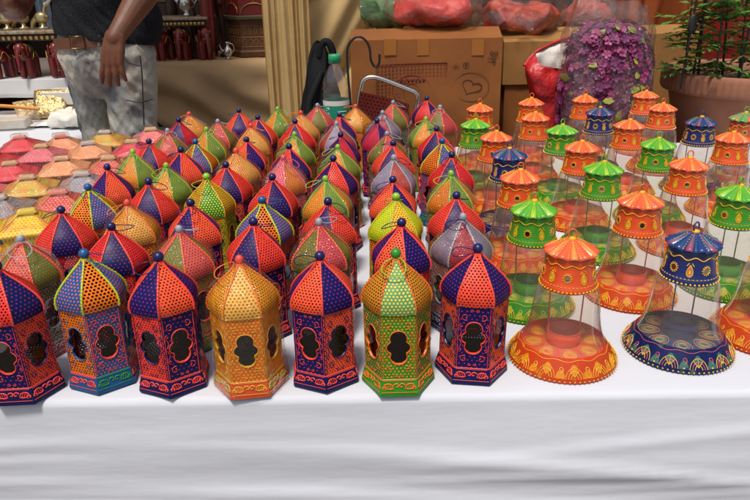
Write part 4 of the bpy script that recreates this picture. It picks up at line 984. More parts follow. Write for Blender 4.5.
for px, py, yy, wd in seeds:
    top = at(px, py, yy); base = Vector((at(px-4, 68, yy).x, yy, zs-.01))
    r = empty('marigold_seedling', base); tag(r, 'feathery green marigold seedling in terracotta planter, ' + wd, 'plant', 'seedlings in the terracotta planter')
    h = top.z - base.z + .10; pts = [Vector((.012*nz(px, i)+(top.x-base.x)*i/8, .012*nz(i, px), h*i/8)) for i in range(9)]
    q = MB(); q.tube(pts, lambda t: .0052-.003*t, 6); q.build('stem', stm, r)
    q = MB()
    for i in range(34):
        t = random.uniform(.14, 1.0); p_ = pts[min(8, int(t*8))]; a = i*2.4; dv = Vector((math.cos(a), math.sin(a), random.uniform(-.1, .8)))
        leaf(q, p_, dv, random.uniform(.06, .105), Vector((0, 0, 1)))
    q.build('foliage', [stm, lf, lf2], r)
blk = mat('black_stake', (.012, .01, .01), .5)
for px, py, yy, wd, paddle in ((684, -6, 2.52, 'black stake with an oval paddle at left of planter', True), (694, -30, 2.57, 'plain thin black stake next to the paddle stake', False), (741, -30, 2.47, 'thick black stake among the seedlings at right', False)):
    base = Vector((at(px, 68, yy).x, yy, zs-.01)); r = empty('plant_stake', base); tag(r, wd, 'plant stake', 'stakes in the terracotta planter'); h = at(px, py, yy).z-base.z
    q = MB(); q.tube([(0, 0, 0), (.004, 0, h*.5), (.01, 0, h)], .0042, 6); q.build('rod', blk, r)
    if paddle: q = MB(); q.ball((.008, -.004, at(px, 24, yy).z-base.z), .033, 0, 16, 10, (.55, .2, 1.0)); q.build('paddle', blk, r)
# ================================================================== packages table at left
random.seed(21)
SX1 = at(92, 112, 2.9).x; SX0 = -2.9
st = empty('side_table', ((SX0+SX1)/2, 2.98, 0)); tag(st, 'plain trestle table behind the lampshades under packages and white cloth', 'table')
q = MB(); q.box((0, 0, T-.045), (SX1-SX0-.04, .94, .022)); q.build('table_top', wood, st)
for sx in (-1, 1):
    for y in (-.42, .42): q = MB(); q.box((sx*((SX1-SX0)/2-.1), y, (T-.056)/2), (.05, .05, T-.056)); q.build('leg', wood, st)
def drop_cloth(name, x0, x1, y0, y1, z, dropl, m, label, seed, sag=0, nx=70):
    rows = []
    for i in range(12): rows.append([(x0+(x1-x0)*j/nx, y1+(y0-y1)*i/11, z+.003*nz(j*.3+seed, i*.6)+.004) for j in range(nx+1)])
    for i in range(1, 28):
        s = dropl*i/27
        rows.append([(x0+(x1-x0)*j/nx, y0-.006-.02*min(1, s*14)-.022*min(1, s*5)*math.sin((x0+(x1-x0)*j/nx)*17+2.5*nz(j*.08+seed, s*2.5)+s*sag*9)-.014*min(1, s*6)*math.sin(s*26*(sag > 0)+5*nz(j*.03, seed)+j*.06), z-s*(1+.0*j)+.004-.03*sag*s*math.sin(PI*j/nx)) for j in range(nx+1)])
    b = MB(); b.grid(rows, 0, None, True, False, True); return tag(b.build(name, m), label, 'tablecloth')
drop_cloth('packages_cloth', SX0, SX1, 2.51, 3.47, T-.033, .55, white, 'white cloth over the packages table behind the lampshades', 3)
def on(px, py, z=None): z = T-.028 if z is None else z; return atz(px, py, z)
goldf = mat('gold_foil', (.34, .23, .08), .32, .9, col2=(.58, .45, .24), nscale=45, bscale=60, bstr=.9, bdist=.01)
def packet(px, py, w, d, h, rz, tilt, m, label, name='foil_packet', cat='packet', seed=0, lift=0):
    p = at(px, py, 3.28); p.z = T-.028; b = MB(); n = 14; rows = []
    for s in (1, -1):
        rows = []
        for i in range(n+1):
            row = []
            for j in range(n+1):
                u, v = j/n*2-1, i/n*2-1; e = max(0, (1-u**4)*(1-v**4))**.5
                row.append((u*w/2, v*d/2, s*(h/2*e) + .006*nz(u*4+seed, v*4, s)*e))
            rows.append(row)
        b.grid(rows, 0, flip=(s < 0))
    o = b.build(name, m); o.location = (p.x, p.y, p.z + h/2 + abs(math.sin(tilt))*d/2 + .004 + lift); o.rotation_euler = (tilt, 0, rz)
    return tag(o, label, cat)
packet(51, 108, .155, .15, .03, .1, .95, goldf, 'upright gold foil packet leaning beside the white cardboard box', seed=1)
packet(31, 108, .14, .12, .035, .6, .6, mat('tan_foil', (.42, .27, .10), .35, .6, col2=(.6, .48, .28), nscale=30, bscale=50, bstr=.9, bdist=.01), 'crumpled tan gold packet left of the upright foil packet', seed=5)
wc = at(66, 107, 3.36); o = empty('white_carton', (wc.x+.02, 3.37, T-.0275)); tag(o, 'low white cardboard box with brown lower side by the jeans', 'cardboard box')
q = MB(); q.box((0, 0, .035), (.20, .16, .07), 0, 0, .003); q.build('carton_base', kraft2, o)
q = MB(); q.box((0, 0, .1), (.206, .166, .058), 0, 0, .003); q.build('lid', mat('white_card', (.62, .58, .52), .7, bscale=20, bstr=.2), o)
# clear box with orange edge, left
p = on(4, 131); o = empty('clear_box', (p.x, p.y+.06, T-.0275), .12); tag(o, 'clear plastic box with cream contents and an orange lid edge', 'box')
q = MB(); q.box((0, 0, .035), (.24, .14, .07), 0, 0, .01, .94); q.build('box_shell', clear('clear_box_film', (.93, .93, .92), .2, .1, 14, .3, .12, 1.45), o)
q = MB(); q.box((-.01, 0, .025), (.19, .10, .042), 0, .05, .006); q.build('contents', mat('cream_card', (.62, .50, .34), .7, col2=(.72, .66, .56), nscale=20), o)
q = MB(); q.tube([(-.12, .065, .10), (-.02, .067, .09), (.12, .065, .072)], .008, 6); q.build('lid_edge', mat('orange_trim', (.65, .25, .03), .5), o)
# crumpled white cloth heap and small things
p = on(72, 128); o = lump(.22, .15, .075, .7, 12, .03); o.v = [(x+.015*nz(x*30, y*30, z*30), y+.012*nz(x*30+5, y*30, z*30), max(.001, z+.012*nz(x*28, y*28+3, z*28))) for x, y, z in o.v]
o = o.build('cloth_heap', mat('off_white_cloth', (.70, .66, .58), .8, bscale=60, bstr=.4)); o.location = (p.x, p.y+.03, T-.0275); tag(o, 'crumpled off white cloth heap on the table beside the jeans', 'cloth')
p = on(47, 124); q = MB(); rows = [[(-.17+.34*j/20, -.10+.2*i/14, .004+.008*abs(nz(j*.4, i*.5, 9))) for j in range(21)] for i in range(15)]; q.grid(rows, 0); o = q.build('paper_sheet', mat('white_paper', (.78, .76, .72), .7)); o.location = (p.x, p.y, T-.022); tag(o, 'rumpled white paper sheet spread in front of foil packets', 'paper')
p = on(80, 114); o = empty('black_pouch', (p.x, p.y, T-.026), .5); tag(o, 'small black pouch with a red zip lying near the jeans', 'pouch')
lump(.11, .06, .032, .7, 4, .008).build('pouch', blackf, o); q = MB(); q.box((-.06, 0, .02), (.03, .05, .02), 0, 0, .006); q.build('zip_end', mat('bright_red_plastic', (.55, .01, .02), .4), o)
p = on(6, 108); q = MB(); q.grid([[(-.2+.4*j/20, -.1+.2*i/10, .012+.022*abs(nz(j*.25, i*.4, 2))) for j in range(21)] for i in range(11)], 0); o = q.build('red_cloth_fold', mat('deep_red_cloth', (.28, .012, .02), .8)); o.location = (p.x, p.y+.07, T-.026); tag(o, 'folded deep red cloth behind the clear box at far left', 'cloth')
p = on(34, 120); q = MB(); q.tube([(-.05, 0, .006), (.0, .01, .014), (.06, .012, .006)], .0035, 5); o = q.build('teal_pen', mat('teal_plastic', (.01, .22, .30), .35)); o.location = (p.x, p.y, T-.018); tag(o, 'thin teal pen lying on the white paper', 'pen')

# ================================================================== rear stalls
ZR = at(200, 62, 4.2).z
wx1 = at(92, 80, 3.6).x
def rear_table(name, x0, x1, y0, y1, z, label):
    o = empty(name, ((x0+x1)/2, (y0+y1)/2, 0)); tag(o, label, 'table')
    q = MB(); q.box((0, 0, z-.012), (x1-x0-.04, y1-y0-.04, .022)); q.build('table_top', wood, o)
    for sx in (-1, 1):
        for y in (-1, 1): q = MB(); q.box((sx*((x1-x0)/2-.1), y*((y1-y0)/2-.08), (z-.024)/2), (.05, .05, z-.024)); q.build('leg', wood, o)
rear_table('rear_table', -3.9, wx1, 3.58, 4.6, ZR, 'rear trestle table at left under a short white cloth')
drop_cloth('rear_white_cloth', -3.92, wx1+.02, 3.56, 4.6, ZR, .09, cloth('dull_white_cotton', (.62, .60, .58), (.5, .48, .46), 0, 600), 'short white cloth hanging off the rear table at left', 8)
bx0, bx1 = at(150, 62, 4.2).x, at(290, 62, 4.2).x
rear_table('rear_table', bx0, bx1, 4.22, 5.2, ZR, 'rear trestle table at centre left under a long beige cloth')
def swagcloth():
    nx, rows = 90, []
    for i in range(10): rows.append([(bx0-.02+(bx1-bx0+.04)*j/nx, 5.2-.98*i/9, ZR+.004+.003*nz(j*.3, i)) for j in range(nx+1)])
    for i in range(1, 40):
        u = i/39
        row = []
        for j in range(nx+1):
            t = j/nx; L_ = .30 + .62*min(1, t*1.25)**.9; s = u*L_          # lifted at the left corner, long at the right
            f = .035*math.sin((s*1.15 - .55*t)*22 + 2*nz(t*2, s*2)) * min(1, s*5)*(1.05-.7*t) + .02*nz(t*5, s*5, 3)*min(1, s*6)
            row.append((bx0-.02+(bx1-bx0+.04)*t, 4.20-.02*min(1, s*15)-f-.02*s, ZR+.004-s))
        rows.append(row)
    b = MB(); b.grid(rows, 0, None, True, False, True); return b
tag(swagcloth().build('rear_beige_cloth', cloth('taupe_cloth', (.44, .30, .16), (.36, .24, .125), 0, 600, 5)), 'long beige cloth with slanting folds draped over the rear table', 'tablecloth')
red_l = mat('red_lacquer', (.20, .010, .008), .35, col2=(.10, .006, .005), nscale=30, coat=.3); goldp = mat('antique_gold', (.50, .32, .09), .4, .7); dkw = mat('dark_carved_wood', (.045, .02, .012), .5, bscale=50, bstr=.5); brass = mat('pale_brass', (.62, .50, .26), .3, .95); maroon = mat('maroon_lacquer', (.17, .012, .012), .35, coat=.3); brownw = mat('brown_carved_wood', (.16, .06, .022), .5, col2=(.09, .035, .014), nscale=30)
def elephant(name, par, x, y, rz, h, gm=True):
    s = h; q = MB()
    q.ball((0, 0, .62*s), .26*s, 0, 16, 10, (1.3, .85, .95)); q.ball((.34*s, 0, .78*s), .17*s, 0, 14, 9, (1, .9, 1.1))
    for a in (-.2, .2):
        for c in (-.11, .11): q.tube([(a*s, c*s, .55*s), (a*s, c*s, .25*s), (a*s, c*s, 0)], lambda t: (.10-.015*t)*s, 10)
    q.tube([(.46*s, 0, .76*s), (.56*s, 0, .6*s), (.56*s, 0, .36*s), (.62*s, 0, .22*s)], lambda t: (.085-.05*t)*s, 8)
    for c in (-1, 1):
        q.ball((.27*s, c*.17*s, .76*s), .15*s, 0, 10, 6, (.55, .22, 1)); q.tube([(.44*s, c*.07*s, .66*s), (.56*s, c*.09*s, .60*s), (.62*s, c*.09*s, .66*s)], lambda t: .025*s*(1-.7*t), 5, 1)
        q.tube([(x_*s, c*.225*s, .62*s+.10*s*math.cos(x_*18)) for x_ in [-.2+.4*i/12 for i in range(13)]], .012*s, 4, 1)
        q.ball((.42*s, c*.12*s, .84*s), .02*s, 1, 6, 4)
    q.tube([(-.33*s, 0, .7*s), (-.38*s, 0, .5*s)], .02*s, 5)
    o = q.build(name, [red_l, goldp], par); o.location = (x, y, 0); o.rotation_euler.z = rz; return o
def eleph_stool(px, py, w, d, h, label, n):
    p = atz(px, py, ZR+.008); r = empty('elephant_stool', (p.x, p.y+d/2, ZR+.008)); tag(r, label, 'stool')
    for i, (sx, sy) in enumerate(((-1, -1), (0, -1), (1, -1), (-1, 1), (1, 1))[:n+2]): elephant('elephant_leg', r, sx*w*.36, sy*d*.30, -PI/2 + sx*.5 if sy < 0 else PI/2, h*.74)
    q = MB(); q.box((0, 0, h*.80), (w*.92, d*.9, h*.13), 0, 0, .008)
    for i in range(13): q.ball((-w*.42+w*.84*i/12, -d*.455, h*.80), .011, 1, 8, 5, (1, .4, 1))
    q.build('apron', [dkw, goldp], r)
    q = MB(); q.box((0, 0, h*.91), (w, d, h*.07), 0, 0, .008); q.build('stool_top', mat('inlaid_top', (.42, .36, .26), .4, col2=(.2, .1, .05), nscale=60), r)
    q = MB(); q.ball((0, -d*.3, h*.55), .045, 0, 14, 8, (1, .5, 1)); q.tube([(.03*math.cos(2*PI*i/20), -d*.3-.024, h*.55+.03*math.sin(2*PI*i/20)) for i in range(20)], .006, 5, 1, True); q.build('medallion', [mat('dark_green_lacquer', (.03, .045, .015), .4), goldp], r)
    return r
s1 = eleph_stool(27, 78, .40, .26, .245, 'low stool on red elephant legs carrying brass birds at far left', 3)
s2 = eleph_stool(183, 60, .34, .26, .26, 'dark topped stool on red elephant legs right of the man', 3)
def bird(px, label, hh, k):
    zt_ = ZR+.008+.245*.945+.001; p = at(px, 38, s1.location.y); r = empty('brass_bird', (p.x, s1.location.y-.03+.03*k, zt_)); tag(r, label, 'figurine', 'brass birds on the elephant stool')
    q = MB(); q.lathe([(.028, 0), (.03, .006), (.012, .014), (.010, .03)], 14); q.ball((0, 0, .055), .03, 0, 14, 8, (1.25, .8, 1)); q.tube([(-.03, 0, .05), (-.05, 0, .03), (-.058, 0, .004)], lambda t: .016-.006*t, 7); q.build('body', brass, r)
    q = MB(); q.tube([(.022, 0, .06), (.02, 0, .09), (.03, 0, .10+hh)], lambda t: .013-.004*t, 8); q.ball((.032, 0, .105+hh), .014, 0, 10, 6); q.tube([(.036, 0, .105+hh), (.085, 0, .15+hh)], lambda t: .011-.008*t, 7, 1); q.build('neck', [brass, mat('ivory_beak', (.6, .54, .42), .4)], r)
bird(13, 'leftmost brass bird with raised ivory beak on elephant stool', 0, 0); bird(26, 'middle brass bird with raised ivory beak on elephant stool', .012, 1); bird(47, 'brass bird with raised beak next to the black shirt', .012, .4)
# things on the beige rear table
def rb(px, py=60): return atz(px, py, ZR+.008)
p = rb(210, 59); r = empty('maroon_figure', (p.x, p.y+.05, ZR+.008)); tag(r, 'tall slim maroon wooden bird figure on small orange feet', 'figurine')
q = MB(); q.lathe([(.0, .035), (.022, .04), (.034, .10), (.042, .22), (.040, .34), (.03, .46), (.018, .54), (.02, .60), (.012, .64), (0, .645)], 20); q.build('body', maroon, r)
for s in (-1, 1):
    q = MB(); q.tube([(s*.014, 0, .045), (s*.015, 0, .012)], .007, 6)
    for a in (-.5, 0, .5): q.tube([(s*.015, 0, .008), (s*.015+.03*math.sin(a), -.032*math.cos(a), .004)], .005, 5)
    q.build('foot', mat('orange_foot', (.45, .14, .03), .5), r)
p = rb(196, 59)
for i, (px, hh, lab, rr, m) in enumerate(((194, .42, 'thin dark wooden figure beside the tall maroon bird', .022, dkw), (200, .20, 'short dark red carved figure before the thin dark figure', .024, red_l), (219, .36, 'thin dark wooden figure right of the tall maroon bird', .018, dkw))):
    p = rb(px, 59); r = empty('carved_figure', (p.x, p.y+.08+.05*i, ZR+.008)); tag(r, lab, 'figurine')
    q = MB(); q.lathe([(0, 0), (rr*1.7, 0), (rr*1.7, .012), (rr*.7, .02), (rr*.6, hh*.3), (rr, hh*.45), (rr*1.05, hh*.6), (rr*.5, hh*.74), (rr*.45, hh*.78)], 16); q.build('body', m, r)
    q = MB(); q.ball((0, 0, hh*.87), rr*.85, 0, 12, 8, (1, 1, 1.25)); q.build('head', m, r)
silver = mat('tarnished_silver', (.62, .60, .56), .25, 1)
def jug(px, py, dy, s, label, m, lift=0):
    p = rb(px, py); r = empty('metal_jug', (p.x, p.y+dy, ZR+.008+lift)); tag(r, label, 'jug')
    q = MB(); q.lathe([(0, 0), (.03*s, 0), (.032*s, .008*s), (.018*s, .02*s), (.045*s, .05*s), (.052*s, .08*s), (.04*s, .11*s), (.018*s, .135*s), (.016*s, .16*s), (.028*s, .178*s), (.024*s, .178*s), (.012*s, .15*s)], 24); q.build('jug_body', m, r)
    q = MB(); q.tube(smooth_path([Vector(v)*s for v in ((.02, 0, .165), (.06, 0, .15), (.07, 0, .10), (.046, 0, .065))]), .005*s, 6); q.build('handle', m, r)
    q = MB(); q.tube([Vector(v)*s for v in ((-.045, 0, .075), (-.075, 0, .11), (-.085, 0, .15))], lambda t: (.012-.006*t)*s, 8); q.build('spout', m, r)
jug(187, 60, .13, 1.0, 'tarnished silver jug standing on the dark stool top', silver, .26*.95)
jug(228, 59, .02, .55, 'tiny silver jug at the foot of the ornate drum', silver)
jug(176, 59, .5, 1.3, 'brass jug at back behind the dark stool', brass)
jug(238, 59, .62, 1.2, 'brass jug standing behind the ornate drum', brass)
p = rb(253, 58); r = empty('ornate_drum', (p.x, p.y+.24, ZR+.008), .1); tag(r, 'large six sided wooden drum stool with carved brown base and maroon upper panels', 'drum stool')
def hexl(b, prof, mi): b.lathe(prof, 6, mi, False)
q = MB(); hexl(q, [(0, 0), (.20, 0), (.205, .03), (.19, .04), (.185, .20), (.20, .215)], 0)
for k in range(6):
    P = plane_map(Vector((.187*math.cos(PI/3*k), .187*math.sin(PI/3*k), .04)), Vector((.187*math.cos(PI/3*(k+1)), .187*math.sin(PI/3*(k+1)), .04)), Vector((.187*math.cos(PI/3*(k+1)), .187*math.sin(PI/3*(k+1)), .20)), Vector((.187*math.cos(PI/3*k), .187*math.sin(PI/3*k), .20)))
    for t_ in (.02, .075, .14): q.tube([P(-.088+.176*i/8, t_, .001) for i in range(9)], .003, 4, 1)
    for i in range(5):
        q.tube([P(-.07+.035*i+.012*math.cos(a), .048+.018*math.sin(a), .001) for a in [2*PI*j/10 for j in range(10)]], .0025, 4, 1, True)
        q.tube([P(-.07+.035*i+.010*math.sin(a)*math.sin(a/2), .108-.020*math.cos(a), .001) for a in [2*PI*j/12 for j in range(12)]], .0025, 4, 1, True)
q.build('carved_base', [brownw, mat('gilt_brown', (.28, .14, .035), .5)], r)
q = MB(); hexl(q, [(.2, .216), (.215, .222), (.215, .238), (.2, .244)], 0); q.build('rim', mat('dark_olive_band', (.07, .06, .025), .5), r)
q = MB(); hexl(q, [(.185, .245), (.175, .60), (.19, .62), (.19, .64), (0, .64)], 0)
for k in range(6):
    P = plane_map(Vector((.187*math.cos(PI/3*k), .187*math.sin(PI/3*k), .25)), Vector((.187*math.cos(PI/3*(k+1)), .187*math.sin(PI/3*(k+1)), .25)), Vector((.178*math.cos(PI/3*(k+1)), .178*math.sin(PI/3*(k+1)), .6)), Vector((.178*math.cos(PI/3*k), .178*math.sin(PI/3*k), .6)))
    for s in (1, .6): q.tube([P(s*.05*math.sin(a)*math.sin(a/2)*1.2, .21-s*.085*math.cos(a), .002) for a in [2*PI*j/24 for j in range(24)]], .0022, 4, 1, True)
    q.tube([P(.08*math.cos(a), .008+.055*math.sin(a), .002) for a in [PI*j/16 for j in range(17)]], .0025, 4, 1)
    q.tube([P(0, .1, .002), P(0, .06, .002)], .002, 4, 1)
q.build('upper_panel', [maroon, goldp], r)
for i, (px, dy, hh, lab, m) in enumerate(((163, .30, .50, 'dark carved figure close to the black shirt on the rear table', dkw), (178, .62, .58, 'tall brass figure at back behind the elephant stool', brass), (203, .60, .62, 'tall red lacquer figure at back of the rear table', red_l), (231, .58, .60, 'tall dark figure at back behind the tiny jug', dkw))):
    p = rb(px, 59); r = empty('carved_figure', (p.x, p.y+dy, ZR+.008)); tag(r, lab, 'figurine')
    q = MB(); q.lathe([(0, 0), (.045, 0), (.045, .02), (.02, .035), (.016, hh*.3), (.034, hh*.42), (.038, hh*.58), (.015, hh*.74), (.013, hh*.8)], 16); q.build('body', m, r)
    q = MB(); q.ball((0, 0, hh*.88), .028, 0, 12, 8, (1, 1, 1.25)); q.lathe([(.03, hh*.92), (.012, hh*.97), (0, hh)], 10); q.build('head', m, r)
p = rb(160, 30); q = MB()
bxr = empty('dark_casket', (rb(172, 59).x, rb(172, 59).y+.42, ZR+.008)); tag(bxr, 'dark wooden casket with tan lid panel behind elephant stool', 'casket')
q.box((0, 0, .16), (.34, .2, .32), 0, 0, .006); q.build('casket_body', dkw, bxr); q = MB(); q.box((0, 0, .335), (.36, .22, .028), 0, 0, .006); q.build('lid', mat('tan_inlay', (.30, .17, .06), .5, col2=(.12, .06, .03), nscale=30), bxr)
hang('pale_blue_cloth', lambda u, v: (at(38+13*u, 20, 4.3).x, 4.3+.02*math.sin(u*14), at(44, 36, 4.3).z + .4*v), 12, 8, cloth('pale_blue_cloth', (.30, .38, .44)), 'narrow pale blue cloth hanging behind the brass birds', 'cloth')

# ================================================================== the stall keeper
YM = 2.74
g = Vector((at(118, 60, YM).x, YM, 0))
man = empty('person', g); tag(man, 'man in black shirt and acid washed jeans standing behind the table', 'person')
def mp(x, y, dy=0): return at(x, y, YM+dy) - g
def limb(b, pts, rad, n=16, fl=1.0):
    """tapered chain: rad holds one radius per point; fl flattens front to back"""
    pts = [Vector(p) for p in pts]; P = smooth_path(pts, 5); R_ = []
    for i in range(len(rad)-1): R_ += [rad[i]+(rad[i+1]-rad[i])*j/5 for j in range(5)]
    R_.append(rad[-1])
    k = len(b.v); b.tube(P, R_, n)
    b.ball(P[0], R_[0]*.99, 0, 14, 8); b.ball(P[-1], R_[-1]*.99, 0, 14, 8)
    if fl != 1:
        cy_ = sum(p.y for p in P)/len(P)
        b.v[k:] = [(x, cy_+(y-cy_)*fl, z) for x, y, z in b.v[k:]]
def remesh(b, name, voxel, m, parent, it=4, fn=None):
    o = b.build(name, m, None); md = o.modifiers.new('r', 'REMESH'); md.mode = 'VOXEL'; md.voxel_size = voxel; md.use_smooth_shade = True
    s_ = o.modifiers.new('s', 'SMOOTH'); s_.iterations = it; s_.factor = .5
    dg = bpy.context.evaluated_depsgraph_get(); me = bpy.data.meshes.new_from_object(o.evaluated_get(dg)); bpy.data.objects.remove(o)
    me.name = name
    if fn:
        for v in me.vertices: v.co = fn(v.co)
    me.materials.clear(); me.materials.append(m)
    for p_ in me.polygons: p_.use_smooth = True
    o = bpy.data.objects.new(name, me); COL.objects.link(o); o.parent = parent; return o
hipL, hipR = mp(85, 56, .05), mp(129, 58, .0)
kneL, kneR = mp(102, 140, .07), mp(136, 145, -.01)
ankL, ankR = Vector((kneL.x-.0, .03, .09)), Vector((kneR.x+.03, .05, .09))
pel, wst, chs = mp(104, 50), mp(101, 34), mp(101, -18, .0)
zsh = chs.z + .16
shL, shR = Vector((chs.x-.19, .0, zsh)), Vector((chs.x+.20, .0, zsh))
neck = Vector((chs.x, .01, zsh+.07)); head = Vector((chs.x-.01, -.015, zsh+.215))
elR = mp(153, -22, -.10); wrR = mp(115, 38, -.26)
elL = Vector((shL.x-.10, -.10, shL.z-.24)); wrL = mp(8, 1, -.20)
skin = mat('brown_skin', (.17, .062, .028), .5, col2=(.125, .045, .02), nscale=22, bscale=170, bstr=.4, bdist=.002)
B_ = MB()
limb(B_, [pel, wst, (wst+chs)/2, chs, chs+Vector((0, 0, .10))], [.12, .125, .14, .155, .12], 20, .72)
limb(B_, [chs+Vector((0, 0, .10)), neck, head-Vector((0, 0, .06))], [.075, .056, .058])
for s, h_ in ((-1, shL), (1, shR)): limb(B_, [chs+Vector((s*.05, 0, .12)), h_], [.085, .068])
limb(B_, [shR, (shR+elR)/2, elR, elR.lerp(wrR, .35), elR.lerp(wrR, .75), wrR], [.066, .056, .050, .052, .038, .031])
limb(B_, [shL, (shL+elL)/2, elL, elL.lerp(wrL, .35), elL.lerp(wrL, .75), wrL], [.066, .056, .047, .046, .035, .030])
for h_, k_, a_ in ((hipL, kneL, ankL), (hipR, kneR, ankR)):
    limb(B_, [h_, (h_+k_)/2, k_, k_.lerp(a_, .35), a_], [.07, .066, .05, .05, .036]); limb(B_, [a_, a_+Vector((0, -.10, -.045)), a_+Vector((-.005, -.17, -.06))], [.04, .038, .03])
B_.ball(head, .098, 0, 24, 16, (.80, .98, 1.18)); B_.ball(head+Vector((0, -.03, -.065)), .062, 0, 18, 10, (.95, 1, .9))
limb(B_, [head+Vector((0, -.092, .015)), head+Vector((0, -.112, -.022))], [.010, .016]); B_.ball(head+Vector((0, -.088, -.060)), .022, 0, 12, 8, (1.2, .55, .5))
for s in (-1, 1): B_.ball(head+Vector((s*.08, .01, -.005)), .03, 0, 12, 8, (.4, .7, 1.1)); B_.ball(head+Vector((s*.034, -.082, .03)), .02, 0, 10, 6, (1.3, .5, .4))
def hand(b, w, dirn, side, back, fan, curl):
    """w wrist; dirn along the hand; side towards the little finger; back out of the back of the hand"""
    d, s_, n_ = dirn.normalized(), side.normalized(), back.normalized()
    for q_, (r0, r1) in zip((-.030, -.010, .010, .029), ((.019, .0145), (.021, .0155), (.020, .015), (.018, .0135))): limb(b, [w+s_*q_*.62-d*.01, w+s_*q_*.85+d*.045+n_*.004, w+s_*q_+d*.088+n_*.003], [r0, r0, r1], 10)
    for q_, ln, r_, f in zip((-.031, -.010, .011, .031), (.074, .083, .077, .060), (.0105, .011, .0105, .0092), (-.10, -.03, .05, .14)):
        p0_ = w+s_*q_+d*.088+n_*.004; dd = (d+s_*f*fan).normalized(); c1, c2, c3 = curl
        p1_ = p0_+(dd*math.cos(c1)-n_*math.sin(c1))*ln*.45; p2_ = p1_+(dd*math.cos(c1+c2)-n_*math.sin(c1+c2))*ln*.31; p3_ = p2_+(dd*math.cos(c1+c2+c3)-n_*math.sin(c1+c2+c3))*ln*.24
        limb(b, [p0_, p1_, p2_, p3_], [r_*1.12, r_*1.05, r_*.95, r_*.74], 10)
    t0 = w-s_*.022+d*.022-n_*.012; limb(b, [t0, t0-s_*.014+d*.034-n_*.018, t0-s_*.014+d*.062-n_*.036, t0-s_*.006+d*.086-n_*.050], [.017, .0145, .0125, .0095], 10)
tipd = mp(111, 84, -.27) - wrR
hand(B_, wrR, tipd, Vector((1, -.1, 0)), Vector((-.1, -1, .25)), 2.0, (.14, .26, .2))
hand(B_, wrL, Vector((-1, -.25, -.15)), Vector((0, .5, -.8)), Vector((0, -.8, .5)), 1, (.3, .4, .3))
remesh(B_, 'body', .0036, skin, man, 3)
q = MB()
for s in (-1, 1): q.ball(head+Vector((s*.033, -.086, .016)), .0115, 0, 12, 8)
q.build('eyes', mat('eye_dark', (.05, .03, .02), .15), man)
q = MB(); q.ball(head+Vector((0, .016, .03)), .106, 0, 24, 14, (.84, .96, 1.06)); q.v = [(x, y, max(z, head.z+.02 if y < head.y-.02 else head.z-.05)) for x, y, z in q.v]; q.build('hair', mat('black_hair', (.012, .010, .009), .5, bscale=200, bstr=.6), man)
# jeans
t = NT('acid_washed_denim'); o_ = t.obj()
mp_ = t.node('ShaderNodeMapping'); mp_.inputs['Scale'].default_value = (1, 1, .55); t.l.new(o_, mp_.inputs[0])
n1 = t.noise(mp_.outputs[0], 5.5, 5, .6); n2 = t.noise(o_, 130, 4)
c = t.mix(t.ramp(n1, .34, .60), (.17, .195, .225), (.55, .51, .41)); c = t.mix(t.ramp(n2, .45, .75, 0, .35), c, (.06, .07, .09))
wv = t.node('ShaderNodeTexWave'); wv.inputs['Scale'].default_value = 260; t.l.new(o_, wv.inputs[0])
denim = t.done(t.bsdf(c, .85, 0, t.bump(t.math('ADD', t.math('MULTIPLY', wv.outputs['Fac'], .15), t.noise(o_, 30, 5)), .6, .006), .2))
J = MB()
limb(J, [pel+Vector((0, 0, .045)), pel-Vector((0, 0, .02))], [.166, .176], 24, .80)
for h_, k_, a_, w_ in ((hipL, kneL, ankL, .84), (hipR, kneR, ankR, 1)):
    limb(J, [h_+Vector((0, 0, .02)), h_.lerp(k_, .35), k_, k_.lerp(a_, .5), a_+Vector((0, 0, -.03))], [.106*w_, .100*w_, .088*w_, .078*w_, .072*w_], 20)
def wr(co):
    v = Vector(co); f = .010*nz(v.x*10, v.y*10, v.z*16) + .010*nz(v.x*7+4, v.y*7, v.z*30+v.x*34)
    dirv = Vector((nz(v.x*5, v.z*5)*.3, -1 if v.y < .02 else 1, 0)); return v + dirv*f
def wj(co):
    v = wr(co); z = v.z; kx = nz(v.x*6, v.y*6, 3)
    r1 = (1-abs(nz(v.x*5, v.y*5, z*26 + v.x*40)))**5; r2 = (1-abs(nz(v.x*7+9, v.y*4, z*17 - v.x*30)))**5
    return v + Vector((.35*(.5-r1), -1 if v.y < .02 else .5, 0)) * (.005*r1 + .005*r2 - .003)
jo = remesh(J, 'jeans', .008, denim, man, 2, wj)
lt = mat('brown_leather', (.13, .045, .02), .45, bscale=120, bstr=.3)
q = MB(); zb_ = mp(92, 39).z; N = 48
for zz in (0,): q.grid([[(pel.x-.01+(.170)*math.cos(2*PI*j/N), pel.y+.142*math.sin(2*PI*j/N), zb_+dz+.010*math.cos(2*PI*j/N)) for j in range(N)] for dz in (-.02, -.018, .018, .02)], 0, None, True, True)
q.build('belt', lt, man)
q = MB(); bc = Vector((mp(93, 40).x, pel.y-.146, zb_)); q.tube([bc+Vector(v) for v in ((-.026, 0, -.022), (.026, 0, -.022), (.026, 0, .022), (-.026, 0, .022))], .004, 6, 0, True); q.build('buckle', mat('dull_brass', (.30, .20, .08), .35, 1), man)
